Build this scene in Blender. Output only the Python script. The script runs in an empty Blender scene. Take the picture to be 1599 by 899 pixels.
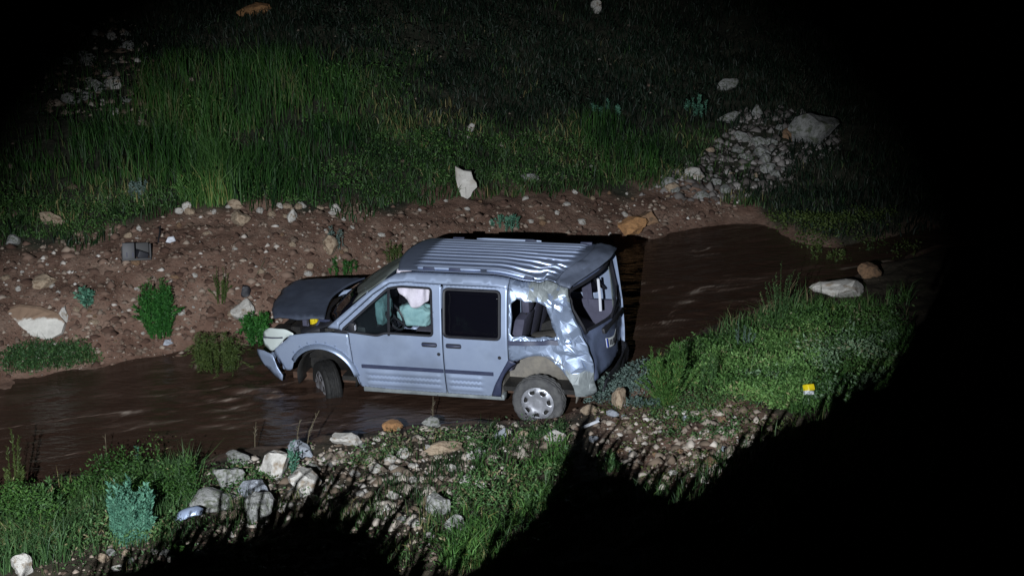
import bpy, bmesh, math, random
import numpy as np
from mathutils import Vector, Matrix, Euler, noise as mnoise
from mathutils.geometry import delaunay_2d_cdt
rad = math.radians
random.seed(7)
RNG = np.random.default_rng(7)
C = bpy.context.scene.collection

# ------------------------------------------------------------------ camera, sky, light, exposure
CAM_Z, CAM_PITCH, FPX = 8.77, rad(21.5), 2560.0      # focal length in pixels of a 1599 px wide picture
cam_d = bpy.data.cameras.new('camera')
cam = bpy.data.objects.new('camera', cam_d); C.objects.link(cam)
cam.location = (0, 0, CAM_Z); cam.rotation_euler = (rad(90) - CAM_PITCH, 0, 0)
cam_d.sensor_width = 36.0; cam_d.lens = FPX / 1599 * 36.0
cam_d.clip_start = 0.05; cam_d.clip_end = 1000
bpy.context.scene.camera = cam

world = bpy.data.worlds.new('World'); bpy.context.scene.world = world; world.use_nodes = True
wn = world.node_tree.nodes; wl = world.node_tree.links
sky = wn.new('ShaderNodeTexSky'); sky.sky_type = 'NISHITA'; sky.sun_disc = False
sky.sun_elevation = rad(-4); sky.sun_rotation = rad(200)
wl.new(sky.outputs[0], wn['Background'].inputs[0]); wn['Background'].inputs[1].default_value = 0.05

LIGHT = Vector((-1.8, 0.1, 8.2))
def floodlight():
    """the hand-held work lamp at the roadside that lights the stream"""
    ld = bpy.data.lights.new('floodlight', 'SPOT'); o = bpy.data.objects.new('floodlight', ld); C.objects.link(o)
    o.location = LIGHT
    o.rotation_euler = (Vector((-1.36, 16.75, 0.0)) - LIGHT).to_track_quat('-Z', 'Y').to_euler()
    ld.energy = 22000; ld.color = (0.90, 0.95, 1.0); ld.shadow_soft_size = 0.0025
    ld.spot_size = rad(38.8); ld.spot_blend = 0.52
floodlight()

vs = bpy.context.scene.view_settings
bpy.context.scene.display_settings.display_device = 'sRGB'
vs.view_transform = 'Standard'; vs.look = 'None'; vs.exposure = 0.0; vs.gamma = 1.0; vs.use_curve_mapping = False
bpy.context.scene.cycles.max_bounces = 6
bpy.context.scene.cycles.transparent_max_bounces = 12
bpy.context.scene.cycles.sample_clamp_indirect = 2.0

# ------------------------------------------------------------------ helpers
def empty(name, loc=(0, 0, 0), rot=(0, 0, 0), parent=None):
    o = bpy.data.objects.new(name, None); C.objects.link(o)
    o.location = loc; o.rotation_euler = rot; o.parent = parent; o.empty_display_size = .2
    return o
def tag(o, label=None, cat=None, group=None, kind=None):
    if label: o['label'] = label
    if cat: o['category'] = cat
    if group: o['group'] = group
    if kind: o['kind'] = kind
    return o
def mesh_obj(name, verts, faces, mat, parent=None, sharp=35, solid=0, flat=False):
    me = bpy.data.meshes.new(name); me.from_pydata([tuple(v) for v in verts], [], faces); me.update()
    return link_mesh(name, me, mat, parent, sharp, solid, flat)
def link_mesh(name, me, mat, parent=None, sharp=35, solid=0, flat=False):
    if mat: me.materials.append(mat)
    if not flat:
        me.shade_smooth(); me.set_sharp_from_angle(angle=rad(sharp))
    o = bpy.data.objects.new(name, me); C.objects.link(o); o.parent = parent
    if solid:
        m = o.modifiers.new('thickness', 'SOLIDIFY'); m.thickness = solid; m.offset = -1
    return o
def bm_obj(name, bm, mat, parent=None, sharp=35, solid=0, flat=False):
    bmesh.ops.recalc_face_normals(bm, faces=bm.faces)
    me = bpy.data.meshes.new(name); bm.to_mesh(me); bm.free()
    return link_mesh(name, me, mat, parent, sharp, solid, flat)
def bm_box(bm, lo, hi, bevel=0.0, rot=None, fn=None):
    lo = Vector(lo); hi = Vector(hi); c = (lo + hi) / 2; s = hi - lo
    r = bmesh.ops.create_cube(bm, size=1.0)
    for v in r['verts']: v.co = Vector((v.co.x * s.x, v.co.y * s.y, v.co.z * s.z))
    vs_ = r['verts']
    if bevel:
        es = list({e for v in vs_ for e in v.link_edges})
        rb = bmesh.ops.bevel(bm, geom=es, offset=bevel, segments=2, affect='EDGES', profile=.6)
        vs_ = list({v for f in rb['faces'] for v in f.verts} | {v for v in vs_ if v.is_valid})
    for v in vs_:
        p = v.co.copy()
        if rot: p.rotate(rot)
        p = p + c
        v.co = fn(p) if fn else p
    return vs_
def bm_tube(bm, pts, r, seg=8):
    """a round bar along a polyline; r a number or one per point"""
    pts = [Vector(p) for p in pts]; rings = []
    rr = r if isinstance(r, (list, tuple)) else [r] * len(pts)
    for i, p in enumerate(pts):
        t = (pts[min(i + 1, len(pts) - 1)] - pts[max(i - 1, 0)]).normalized()
        a = t.orthogonal().normalized() if i == 0 else (a - t * a.dot(t)).normalized()
        b = t.cross(a)
        rings.append([bm.verts.new(p + (a * math.cos(2 * math.pi * k / seg) + b * math.sin(2 * math.pi * k / seg)) * rr[i]) for k in range(seg)])
    for i in range(len(rings) - 1):
        for k in range(seg):
            bm.faces.new((rings[i][k], rings[i][(k + 1) % seg], rings[i + 1][(k + 1) % seg], rings[i + 1][k]))
    bm.faces.new(rings[0][::-1]); bm.faces.new(rings[-1])
def bm_lathe(bm, prof, seg=40, axis='y'):
    """profile of (radius, height) turned round the y axis"""
    rings = []
    for r_, h_ in prof:
        rings.append([bm.verts.new((r_ * math.cos(2 * math.pi * k / seg), h_, r_ * math.sin(2 * math.pi * k / seg))) for k in range(seg)])
    for i in range(len(rings) - 1):
        for k in range(seg):
            bm.faces.new((rings[i][k], rings[i][(k + 1) % seg], rings[i + 1][(k + 1) % seg], rings[i + 1][k]))
    return rings
def np_mesh(name, V, T, mat, tint=None, parent=None, smooth=False):
    """triangles from arrays"""
    me = bpy.data.meshes.new(name)
    nv, nt = len(V), len(T)
    me.vertices.add(nv); me.vertices.foreach_set('co', np.ascontiguousarray(V, np.float32).ravel())
    me.loops.add(nt * 3); me.loops.foreach_set('vertex_index', np.ascontiguousarray(T, np.int32).ravel())
    me.polygons.add(nt); me.polygons.foreach_set('loop_start', np.arange(0, nt * 3, 3, dtype=np.int32))
    if tint is not None:
        a = me.attributes.new('tint', 'FLOAT', 'POINT'); a.data.foreach_set('value', np.ascontiguousarray(tint, np.float32))
    me.update(calc_edges=True); me.validate()
    if smooth: me.shade_smooth()
    if mat: me.materials.append(mat)
    o = bpy.data.objects.new(name, me); C.objects.link(o); o.parent = parent
    return o
def sstep(a, b, x):
    t = np.clip((np.asarray(x, float) - a) / (b - a), 0, 1)
    return t * t * (3 - 2 * t)
def fs(a, b, x):
    t = min(1, max(0, (x - a) / (b - a))); return t * t * (3 - 2 * t)
def lattice(ix, iy, seed):
    h = (ix.astype(np.int64) * 374761393 + iy.astype(np.int64) * 668265263 + seed * 982451653) & 0x7fffffff
    h = ((h ^ (h >> 13)) * 1274126177) & 0x7fffffff
    h = (h ^ (h >> 16)) & 0xffff
    return h / 65535.0
def vnoise(x, y, seed=0):
    x = np.asarray(x, float); y = np.asarray(y, float)
    ix = np.floor(x); iy = np.floor(y); fx = x - ix; fy = y - iy
    fx = fx * fx * (3 - 2 * fx); fy = fy * fy * (3 - 2 * fy)
    a = lattice(ix, iy, seed); b = lattice(ix + 1, iy, seed); c = lattice(ix, iy + 1, seed); d = lattice(ix + 1, iy + 1, seed)
    return (a + (b - a) * fx) * (1 - fy) + (c + (d - c) * fx) * fy
def fbm(x, y, seed=0, oct=4):
    s = 0; a = 1; t = 0
    for i in range(oct):
        s = s + a * vnoise(x * 2 ** i, y * 2 ** i, seed + i * 17); t += a; a *= .5
    return s / t - .5

# ------------------------------------------------------------------ materials
def mat(name, col, rough=.8, metal=0.0, col2=None, nscale=6.0, bump=0.0, bscale=30.0, coat=0.0, spec=.5, detail=6, ramp=(.35, .65), col3=None, n3=2.0, r3=(.5, .62)):
    m = bpy.data.materials.new(name); m.use_nodes = True
    nt = m.node_tree; N = nt.nodes; L = nt.links; b = N['Principled BSDF']
    b.inputs['Base Color'].default_value = (*col, 1); b.inputs['Roughness'].default_value = rough
    b.inputs['Metallic'].default_value = metal; b.inputs['Specular IOR Level'].default_value = spec
    b.inputs['Coat Weight'].default_value = coat
    tc = N.new('ShaderNodeTexCoord')
    if col2:
        nz = N.new('ShaderNodeTexNoise'); nz.inputs['Scale'].default_value = nscale; nz.inputs['Detail'].default_value = detail
        nz.inputs['Roughness'].default_value = .65
        L.new(tc.outputs['Object'], nz.inputs['Vector'])
        r = N.new('ShaderNodeValToRGB'); r.color_ramp.elements[0].position = ramp[0]; r.color_ramp.elements[1].position = ramp[1]
        r.color_ramp.elements[0].color = (*col, 1); r.color_ramp.elements[1].color = (*col2, 1)
        L.new(nz.outputs['Fac'], r.inputs[0]); out = r.outputs[0]
        if col3:
            n2 = N.new('ShaderNodeTexNoise'); n2.inputs['Scale'].default_value = n3; n2.inputs['Detail'].default_value = 5
            L.new(tc.outputs['Object'], n2.inputs['Vector'])
            r2 = N.new('ShaderNodeMapRange'); r2.inputs['From Min'].default_value = r3[0]; r2.inputs['From Max'].default_value = r3[1]
            L.new(n2.outputs['Fac'], r2.inputs[0])
            mx = N.new('ShaderNodeMix'); mx.data_type = 'RGBA'; mx.inputs[7].default_value = (*col3, 1)
            L.new(r2.outputs[0], mx.inputs[0]); L.new(out, mx.inputs[6]); out = mx.outputs[2]
        L.new(out, b.inputs['Base Color'])
    if bump:
        nb = N.new('ShaderNodeTexNoise'); nb.inputs['Scale'].default_value = bscale; nb.inputs['Detail'].default_value = 5
        L.new(tc.outputs['Object'], nb.inputs['Vector'])
        bp = N.new('ShaderNodeBump'); bp.inputs['Strength'].default_value = bump; bp.inputs['Distance'].default_value = .02
        L.new(nb.outputs['Fac'], bp.inputs['Height']); L.new(bp.outputs[0], b.inputs['Normal'])
    return m
def leaf_mat(name, dark, light, rough=.55, trans=.25, dry=None):
    """foliage: colour runs with the per-vertex tint from dark to light; a few blades dry"""
    m = bpy.data.materials.new(name); m.use_nodes = True
    nt = m.node_tree; N = nt.nodes; L = nt.links; b = N['Principled BSDF']
    at = N.new('ShaderNodeAttribute'); at.attribute_name = 'tint'
    r = N.new('ShaderNodeValToRGB'); e = r.color_ramp.elements
    e[0].color = (*dark, 1); e[1].color = (*light, 1); e[0].position = .05; e[1].position = .85
    if dry:
        k = e.new(.97); k.color = (*dry, 1)
    L.new(at.outputs['Fac'], r.inputs[0]); L.new(r.outputs[0], b.inputs['Base Color'])
    b.inputs['Roughness'].default_value = rough; b.inputs['Specular IOR Level'].default_value = .3
    tr = N.new('ShaderNodeBsdfTranslucent'); L.new(r.outputs[0], tr.inputs[0])
    mx = N.new('ShaderNodeMixShader'); mx.inputs[0].default_value = trans
    L.new(b.outputs[0], mx.inputs[1]); L.new(tr.outputs[0], mx.inputs[2]); L.new(mx.outputs[0], N['Material Output'].inputs[0])
    return m
def glass_mat(name, tint, clear, rough=.05):
    m = bpy.data.materials.new(name); m.use_nodes = True
    nt = m.node_tree; N = nt.nodes; L = nt.links; b = N['Principled BSDF']
    b.inputs['Base Color'].default_value = (*tint, 1); b.inputs['Roughness'].default_value = rough
    t = N.new('ShaderNodeBsdfTransparent'); t.inputs[0].default_value = (.9, .95, .95, 1)
    mx = N.new('ShaderNodeMixShader'); mx.inputs[0].default_value = clear
    L.new(b.outputs[0], mx.inputs[1]); L.new(t.outputs[0], mx.inputs[2]); L.new(mx.outputs[0], N['Material Output'].inputs[0])
    return m
M = dict(
    paint=mat('silver_paint', (.315, .385, .545), .36, .38, (.355, .43, .585), 3.0, coat=.25, col3=(.20, .24, .32), n3=1.3, r3=(.55, .80)),
    crumple=mat('creased_paint', (.31, .38, .53), .36, .50, (.24, .30, .42), 3.0, .10, 10),
    dirty=mat('dusty_paint', (.25, .28, .29), .55, .2, (.15, .17, .18), 5.0, .2, 25),
    roofp=mat('roof_paint', (.30, .36, .50), .36, .68, (.25, .30, .43), 2.5), gate_shaded=mat('tailgate_shaded_paint', (.15, .19, .31), .45, .3, (.10, .12, .20), 2.5), lip=mat('spoiler_paint', (.13, .155, .22), .5, .2, (.085, .10, .14), 4.0),  # tailgate paint carries its shade: body colour darkened as it faces away from the lamp
    bonnet=mat('bonnet_shaded_paint', (.075, .09, .13), .55, .2, (.05, .06, .09), 4.0),  # body paint darkened: the dimness of grazing light is put into the colour
    plastic=mat('black_plastic', (.012, .013, .018), .55, 0, (.02, .02, .026), 9),
    black=mat('near_black_plastic', (.005, .005, .007), .6, 0, (.010, .009, .010), 20),  # deeper black than the other plastic, for the box tray
    navy=mat('navy_trim', (.028, .035, .075), .55, 0, (.04, .048, .09), 9),
    liner=mat('dusty_liner', (.22, .20, .17), .9, 0, (.14, .13, .12), 7, .3, 30),
    rubber=mat('dusty_rubber', (.05, .05, .055), .85, 0, (.10, .10, .10), 9, .4, 60),
    rubber_wet=mat('wet_rubber', (.004, .004, .0045), .75, 0, (.010, .0095, .009), 9, .4, 60),
    rim=mat('silver_wheel', (.40, .41, .46), .42, .45, (.28, .29, .32), 10),
    rim_wet=mat('muddy_wheel', (.30, .30, .33), .35, .4, (.15, .14, .14), 9),
    darkmetal=mat('dark_metal', (.02, .02, .022), .5, .4, (.035, .033, .03), 12, .2, 40),
    seat=mat('seat_fabric', (.055, .055, .075), .9, 0, (.075, .072, .095), 20, .2, 90),
    trim=mat('grey_trim', (.07, .07, .11), .8, 0, (.045, .045, .075), 5, .15, 30),
    strap=mat('pale_trim', (.62, .64, .72), .6),
    airbag=mat('airbag_cloth', (.66, .62, .70), .85, 0, (.5, .47, .55), 7, .5, 12),
    airteal=mat('airbag_teal', (.26, .44, .45), .85, 0, (.16, .30, .32), 6, .5, 12),
    yellow=mat('yellow_plastic', (.62, .50, .01), .45, 0, (.55, .40, .01), 14),
    white=mat('white_plastic', (.65, .67, .72), .5, 0, (.5, .52, .58), 12),
    platew=mat('plate_white', (.55, .58, .60), .5), blue=mat('plate_blue', (.04, .07, .35), .5), ink=mat('plate_ink', (.02, .02, .03), .6),
    lens=glass_mat('headlight_lens', (.62, .68, .66), .12, .18),
    glassdark=glass_mat('privacy_glass', (.004, .004, .007), .04, .04),
    glassclear=glass_mat('window_glass', (.02, .025, .03), .82, .02),
    glasscrack=glass_mat('cracked_glass', (.17, .19, .18), .30, .5),
    rust=mat('rusty_steel', (.10, .05, .03), .8, .2, (.05, .03, .02), 14),
    r_white=mat('rock_white', (.52, .50, .47), .92, 0, (.38, .36, .33), 5, .9, 14, col3=(.24, .19, .14), n3=2.2, r3=(.52, .66)),
    r_grey=mat('rock_grey', (.30, .30, .29), .92, 0, (.18, .18, .175), 6, .9, 14, col3=(.10, .11, .08), n3=3.0, r3=(.5, .62)),
    r_tan=mat('rock_tan', (.38, .30, .215), .92, 0, (.27, .20, .14), 6, .9, 14, col3=(.17, .115, .075), n3=2.5, r3=(.5, .65)),
    r_brown=mat('rock_brown', (.26, .155, .085), .92, 0, (.17, .10, .06), 6, .9, 14, col3=(.10, .065, .04), n3=2.5, r3=(.5, .65)),
    r_rust=mat('rock_rust', (.42, .22, .09), .92, 0, (.27, .14, .065), 6, .9, 14),
    r_blue=mat('rock_bluegrey', (.38, .41, .47), .92, 0, (.26, .28, .32), 6, .9, 14),
)
LEAF = dict(
    grass=leaf_mat('meadow_grass', (.012, .036, .012), (.055, .110, .032), dry=(.22, .19, .08)),
    tall=leaf_mat('tall_grass', (.007, .030, .008), (.046, .128, .024), dry=(.12, .13, .05)),
    bright=leaf_mat('lush_grass', (.022, .070, .014), (.095, .205, .048), dry=(.26, .24, .08)),
    pale=leaf_mat('pale_cover', (.065, .115, .060), (.210, .320, .185), dry=(.2, .2, .12)),
    lime=leaf_mat('lime_weed', (.038, .100, .024), (.160, .300, .085), dry=(.25, .24, .12)),
    clover=leaf_mat('ground_cover', (.018, .055, .014), (.095, .200, .050), dry=(.2, .2, .12)),
    herb=leaf_mat('mixed_herbs', (.022, .060, .020), (.085, .170, .055), dry=(.2, .17, .09)),
    spurge=leaf_mat('glaucous_leaf', (.035, .110, .075), (.115, .275, .185)),
    greygreen=leaf_mat('greygreen_leaf', (.05, .085, .075), (.15, .21, .185)),
    olive=leaf_mat('olive_leaf', (.025, .050, .012), (.085, .120, .030)),
    deep=leaf_mat('deep_green_leaf', (.010, .060, .012), (.040, .155, .026)),
    weed=leaf_mat('feathery_weed', (.020, .060, .012), (.085, .190, .040), dry=(.2, .2, .09)),
    scrub=leaf_mat('scrub_and_dimmed_leaf', (.004, .010, .006), (.018, .036, .020), dry=(.05, .05, .035)),
    dry=leaf_mat('dry_stalk', (.14, .12, .08), (.28, .24, .16)),
)

def dirt_topped(name, stone, dirt):
    """a stone face with earth lying on whatever faces up"""
    m = mat(name, stone, .92, 0, tuple(c * .75 for c in stone), 5, .9, 14)
    nt = m.node_tree; N = nt.nodes; L = nt.links; b = N['Principled BSDF']
    src = b.inputs['Base Color'].links[0].from_socket
    g = N.new('ShaderNodeNewGeometry'); sx = N.new('ShaderNodeSeparateXYZ'); L.new(g.outputs['Position'], sx.inputs[0])
    tc = N.new('ShaderNodeTexCoord'); so = N.new('ShaderNodeSeparateXYZ'); L.new(tc.outputs['Object'], so.inputs[0])
    nz = N.new('ShaderNodeTexNoise'); nz.inputs['Scale'].default_value = 7; nz.inputs['Detail'].default_value = 6; L.new(tc.outputs['Object'], nz.inputs['Vector'])
    ad = N.new('ShaderNodeMath'); ad.operation = 'MULTIPLY_ADD'; ad.inputs[1].default_value = .30; L.new(nz.outputs['Fac'], ad.inputs[0]); L.new(so.outputs[2], ad.inputs[2])
    mr = N.new('ShaderNodeMapRange'); mr.inputs['From Min'].default_value = .36; mr.inputs['From Max'].default_value = .41; L.new(ad.outputs[0], mr.inputs[0])
    mx = N.new('ShaderNodeMix'); mx.data_type = 'RGBA'; mx.inputs[7].default_value = (*dirt, 1)
    L.new(mr.outputs[0], mx.inputs[0]); L.new(src, mx.inputs[6]); L.new(mx.outputs[2], b.inputs['Base Color'])
    return m
M['r_slab'] = dirt_topped('limestone_slab', (.56, .54, .50), (.19, .125, .085))

# ------------------------------------------------------------------ terrain
def flat_px(px, py, z=0.0):
    a = CAM_PITCH + math.atan((py - 450) / FPX)
    y = (CAM_Z - z) / math.tan(a)
    depth = y * math.cos(CAM_PITCH) + (CAM_Z - z) * math.sin(CAM_PITCH)
    return (px - 799.5) / FPX * depth, y
NEAR = [flat_px(*p) for p in ((-260, 860), (-50, 800), (100, 765), (250, 735), (400, 705), (500, 690), (620, 670), (720, 657), (790, 666), (860, 662), (915, 640), (950, 605), (1000, 577), (1060, 535), (1130, 505), (1200, 478), (1290, 452), (1360, 425), (1450, 392), (1700, 340))]
FAR = [flat_px(*p) for p in ((-260, 625), (-50, 605), (150, 574), (280, 552), (420, 535), (700, 462), (985, 382), (1100, 354), (1180, 346), (1240, 372), (1300, 392), (1400, 372), (1700, 300))]
def ext(P):
    (x0, y0), (x1, y1) = P[0], P[-1]
    return np.array([(x0 - 150, y0 - 20)] + P + [(x1 + 150, y1 + 40)])
NEAR, FAR = ext(NEAR), ext(FAR)
def near_y(x): return sum(np.interp(x + d, NEAR[:, 0], NEAR[:, 1]) for d in (-.3, 0, .3)) / 3
def far_y(x): return sum(np.interp(x + d, FAR[:, 0], FAR[:, 1]) for d in (-.3, 0, .3)) / 3
def bank_h(x): return np.interp(x, (-60, -6, -3.5, -.7, 1.5, 3, 4.2, 6, 40), (1.0, 1.05, 1.25, .85, .5, .45, .25, .3, .8))
def height(X, Y):
    X = np.asarray(X, float); Y = np.asarray(Y, float)
    w1 = fbm(X * 1.3, Y * 1.3, 3) * .35
    v = near_y(X) + w1 - Y; u = Y - far_y(X) - fbm(X * 1.1, Y * 1.1, 9) * .5
    ub = 2.0
    hb = bank_h(X)
    t = np.clip(u / ub, 0, 1.2)
    zf = hb * (1 - np.exp(-2.6 * t)) / (1 - math.exp(-2.6)) * np.where(t < 1, 1, 1) + .15 * np.maximum(u - ub, 0) + .004 * np.maximum(u - 6, 0) ** 2 * (u < 60) + np.where(u >= 60, .004 * 54 ** 2 + .43 * (u - 60), 0)
    zf = np.minimum(zf, 22)
    zn = .22 * (1 - np.exp(-np.maximum(v, 0) / .35)) + .15 * np.maximum(v, 0)
    zn = zn + .40 * np.maximum(10.3 - Y, 0)
    zn = np.minimum(zn, 5.6)
    zn = zn + (6.5 - zn) * sstep(3.6, 2.3, Y)
    inside = np.minimum(-v, -u)
    ch = -.4 * sstep(0, 1.0, inside)
    z = np.where(v > 0, zn, np.where(u > 0, zf, ch))
    rough = .13 * fbm(X * 2.2, Y * 2.2, 21) + .085 * fbm(X * 6, Y * 6, 5, 4)
    amp = np.where(v > 0, sstep(0, .6, v) * (Y > 2.9) + .15, np.where(u > 0, .25 + sstep(0, .5, u) * 1.0, .3))
    # wheel bench under the van's rear axle
    return z + rough * amp
def h1(x, y): return float(height(np.array([x]), np.array([y]))[0])
def grounds(px, py):
    """ground points seen at photo pixels (march along the sight line to the terrain)"""
    px = np.asarray(px, float); shp = px.shape; px = px.ravel(); py = np.asarray(py, float).ravel()
    dx = (px - 799.5) / FPX; dv = (450 - py) / FPX
    c, s = math.cos(CAM_PITCH), math.sin(CAM_PITCH)
    D = np.stack([dx, c + dv * s, -s + dv * c], -1)
    hit = np.full(px.shape, 45.0); act = np.arange(len(px))
    def under(i, t): return (CAM_Z + D[i, 2] * t) < np.maximum(height(D[i, 0] * t, D[i, 1] * t), 0)
    for t in np.arange(11, 45, .2):
        if not len(act): break
        k = under(act, t); hit[act[k]] = t; act = act[~k]
    a = hit - .2; b = hit.copy(); i = np.arange(len(px))
    for _ in range(7):
        m_ = (a + b) / 2; k = under(i, m_)
        b = np.where(k, m_, b); a = np.where(k, a, m_)
    P = D * b[..., None]; P[..., 2] += CAM_Z
    return P.reshape(shp + (3,)), b.reshape(shp)
def ground(px, py):
    P = px_to_world(np.array([px]), np.array([py]))[0]
    dep = P[1] * math.cos(CAM_PITCH) + (CAM_Z - P[2]) * math.sin(CAM_PITCH)
    return Vector(P), dep / FPX      # point, metres per pixel there
def to_px(X, Y, Z):
    c, s = math.cos(CAM_PITCH), math.sin(CAM_PITCH)
    dz = Z - CAM_Z; dep = Y * c - dz * s; up = Y * s + dz * c
    return 799.5 + FPX * X / dep, 450 - FPX * up / dep

# a coarse table of ground points behind the photo, for scattering
_gx, _gy = np.meshgrid(np.arange(-200, 1801, 12.5), np.arange(-60, 1001, 10.0))
_GP, _ = grounds(_gx, _gy)
def px_to_world(px, py):
    fx = np.clip((np.asarray(px) + 200) / 12.5, 0, _gx.shape[1] - 1.001); fy = np.clip((np.asarray(py) + 60) / 10, 0, _gx.shape[0] - 1.001)
    i = fy.astype(int); j = fx.astype(int); u = (fx - j)[:, None]; v = (fy - i)[:, None]
    P = (_GP[i, j] * (1 - u) + _GP[i, j + 1] * u) * (1 - v) + (_GP[i + 1, j] * (1 - u) + _GP[i + 1, j + 1] * u) * v
    P = P.copy(); P[:, 2] = height(P[:, 0], P[:, 1]); return P

xs = np.concatenate([-np.geomspace(220, 9.2, 26), np.arange(-9, 11, .065), np.geomspace(11.2, 220, 26)])
ys = np.concatenate([-np.geomspace(120, 2, 14), np.arange(-1.5, 10.4, .3), np.arange(10.5, 33, .065), np.geomspace(33.2, 260, 34)])
GX, GY = np.meshgrid(xs, ys)
GZ = height(GX, GY)
nx, ny = len(xs), len(ys)
I = (np.arange(ny - 1)[:, None] * nx + np.arange(nx - 1)[None, :]).ravel()
T = np.concatenate([np.stack([I, I + 1, I + nx + 1], 1), np.stack([I, I + nx + 1, I + nx], 1)])
def inside_poly(px, py, poly):
    r = np.zeros(np.shape(px), bool); n = len(poly)
    for i in range(n):
        x0, y0 = poly[i]; x1, y1 = poly[(i + 1) % n]
        c = ((y0 > py) != (y1 > py)); d = (y1 - y0) if y1 != y0 else 1e-9
        r ^= c & (px < (x1 - x0) * (py - y0) / d + x0)
    return r
# lower edge of the meadow on the far bank, as ground distance behind the far shore
RIM_PX = [(-100, 390), (0, 385), (150, 376), (230, 345), (300, 326), (480, 326), (600, 332), (690, 302), (760, 302), (900, 292), (1000, 296), (1060, 280), (1130, 312), (1180, 318), (1250, 362), (1320, 380), (1450, 355)]
rimP, _ = grounds([p[0] for p in RIM_PX], [p[1] for p in RIM_PX])
def rim_y(x): return np.interp(x, rimP[:, 0], rimP[:, 1])
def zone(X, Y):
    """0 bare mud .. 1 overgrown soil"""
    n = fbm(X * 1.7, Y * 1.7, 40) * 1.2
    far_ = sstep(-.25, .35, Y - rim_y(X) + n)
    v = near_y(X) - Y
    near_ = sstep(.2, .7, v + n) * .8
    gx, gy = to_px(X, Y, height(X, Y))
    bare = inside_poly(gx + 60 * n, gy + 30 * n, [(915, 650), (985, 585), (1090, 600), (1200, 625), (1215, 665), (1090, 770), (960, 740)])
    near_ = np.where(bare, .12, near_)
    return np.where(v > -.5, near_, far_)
ground_mat = bpy.data.materials.new('bank_soil'); ground_mat.use_nodes = True
def build_ground_mat(m):
    nt = m.node_tree; N = nt.nodes; L = nt.links; b = N['Principled BSDF']; b.inputs['Roughness'].default_value = .92
    b.inputs['Specular IOR Level'].default_value = .25
    tc = N.new('ShaderNodeTexCoord'); at = N.new('ShaderNodeAttribute'); at.attribute_name = 'tint'
    def nz(scale, det=6, rgh=.6):
        n = N.new('ShaderNodeTexNoise'); n.inputs['Scale'].default_value = scale; n.inputs['Detail'].default_value = det; n.inputs['Roughness'].default_value = rgh
        L.new(tc.outputs['Object'], n.inputs['Vector']); return n
    def ramp(src, stops):
        r = N.new('ShaderNodeValToRGB'); e = r.color_ramp.elements
        e[0].position, e[0].color = stops[0][0], (*stops[0][1], 1); e[1].position, e[1].color = stops[-1][0], (*stops[-1][1], 1)
        for p, c in stops[1:-1]:
            k = e.new(p); k.color = (*c, 1)
        L.new(src, r.inputs[0]); return r.outputs[0]
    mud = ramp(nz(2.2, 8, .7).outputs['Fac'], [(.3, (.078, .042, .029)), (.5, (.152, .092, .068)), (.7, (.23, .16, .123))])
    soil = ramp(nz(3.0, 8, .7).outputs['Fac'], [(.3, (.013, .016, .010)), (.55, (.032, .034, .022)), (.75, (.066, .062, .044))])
    mx = N.new('ShaderNodeMix'); mx.data_type = 'RGBA'; L.new(at.outputs['Fac'], mx.inputs[0]); L.new(mud, mx.inputs[6]); L.new(soil, mx.inputs[7])
    vo = N.new('ShaderNodeTexVoronoi'); vo.inputs['Scale'].default_value = 26; L.new(tc.outputs['Object'], vo.inputs['Vector'])
    lt = N.new('ShaderNodeMapRange'); lt.inputs['From Min'].default_value = .26; lt.inputs['From Max'].default_value = .16
    L.new(vo.outputs['Distance'], lt.inputs[0])
    sp = N.new('ShaderNodeSeparateColor'); L.new(vo.outputs['Color'], sp.inputs[0])
    gt = N.new('ShaderNodeMath'); gt.operation = 'GREATER_THAN'; gt.inputs[1].default_value = .72; L.new(sp.outputs[0], gt.inputs[0])
    ml = N.new('ShaderNodeMath'); ml.operation = 'MULTIPLY'; L.new(lt.outputs[0], ml.inputs[0]); L.new(gt.outputs[0], ml.inputs[1])
    grit = ramp(sp.outputs[1], [(.0, (.13, .09, .065)), (.6, (.22, .17, .13)), (1, (.34, .31, .28))])
    mx2 = N.new('ShaderNodeMix'); mx2.data_type = 'RGBA'; L.new(ml.outputs[0], mx2.inputs[0]); L.new(mx.outputs[2], mx2.inputs[6]); L.new(grit, mx2.inputs[7])
    L.new(mx2.outputs[2], b.inputs['Base Color'])
    bp = N.new('ShaderNodeBump'); bp.inputs['Strength'].default_value = .9; bp.inputs['Distance'].default_value = .05
    ad = N.new('ShaderNodeMath'); ad.operation = 'ADD'; L.new(nz(14, 8, .7).outputs['Fac'], ad.inputs[0])
    m2 = N.new('ShaderNodeMath'); m2.operation = 'MULTIPLY'; m2.inputs[1].default_value = .5; L.new(ml.outputs[0], m2.inputs[0]); L.new(m2.outputs[0], ad.inputs[1])
    L.new(ad.outputs[0], bp.inputs['Height']); L.new(bp.outputs[0], b.inputs['Normal'])
build_ground_mat(ground_mat)
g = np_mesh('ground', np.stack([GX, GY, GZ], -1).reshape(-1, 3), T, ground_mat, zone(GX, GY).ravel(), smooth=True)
tag(g, 'brown stream banks and dark hillside, one sheet of bare mud and overgrown soil', kind='structure')

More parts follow.
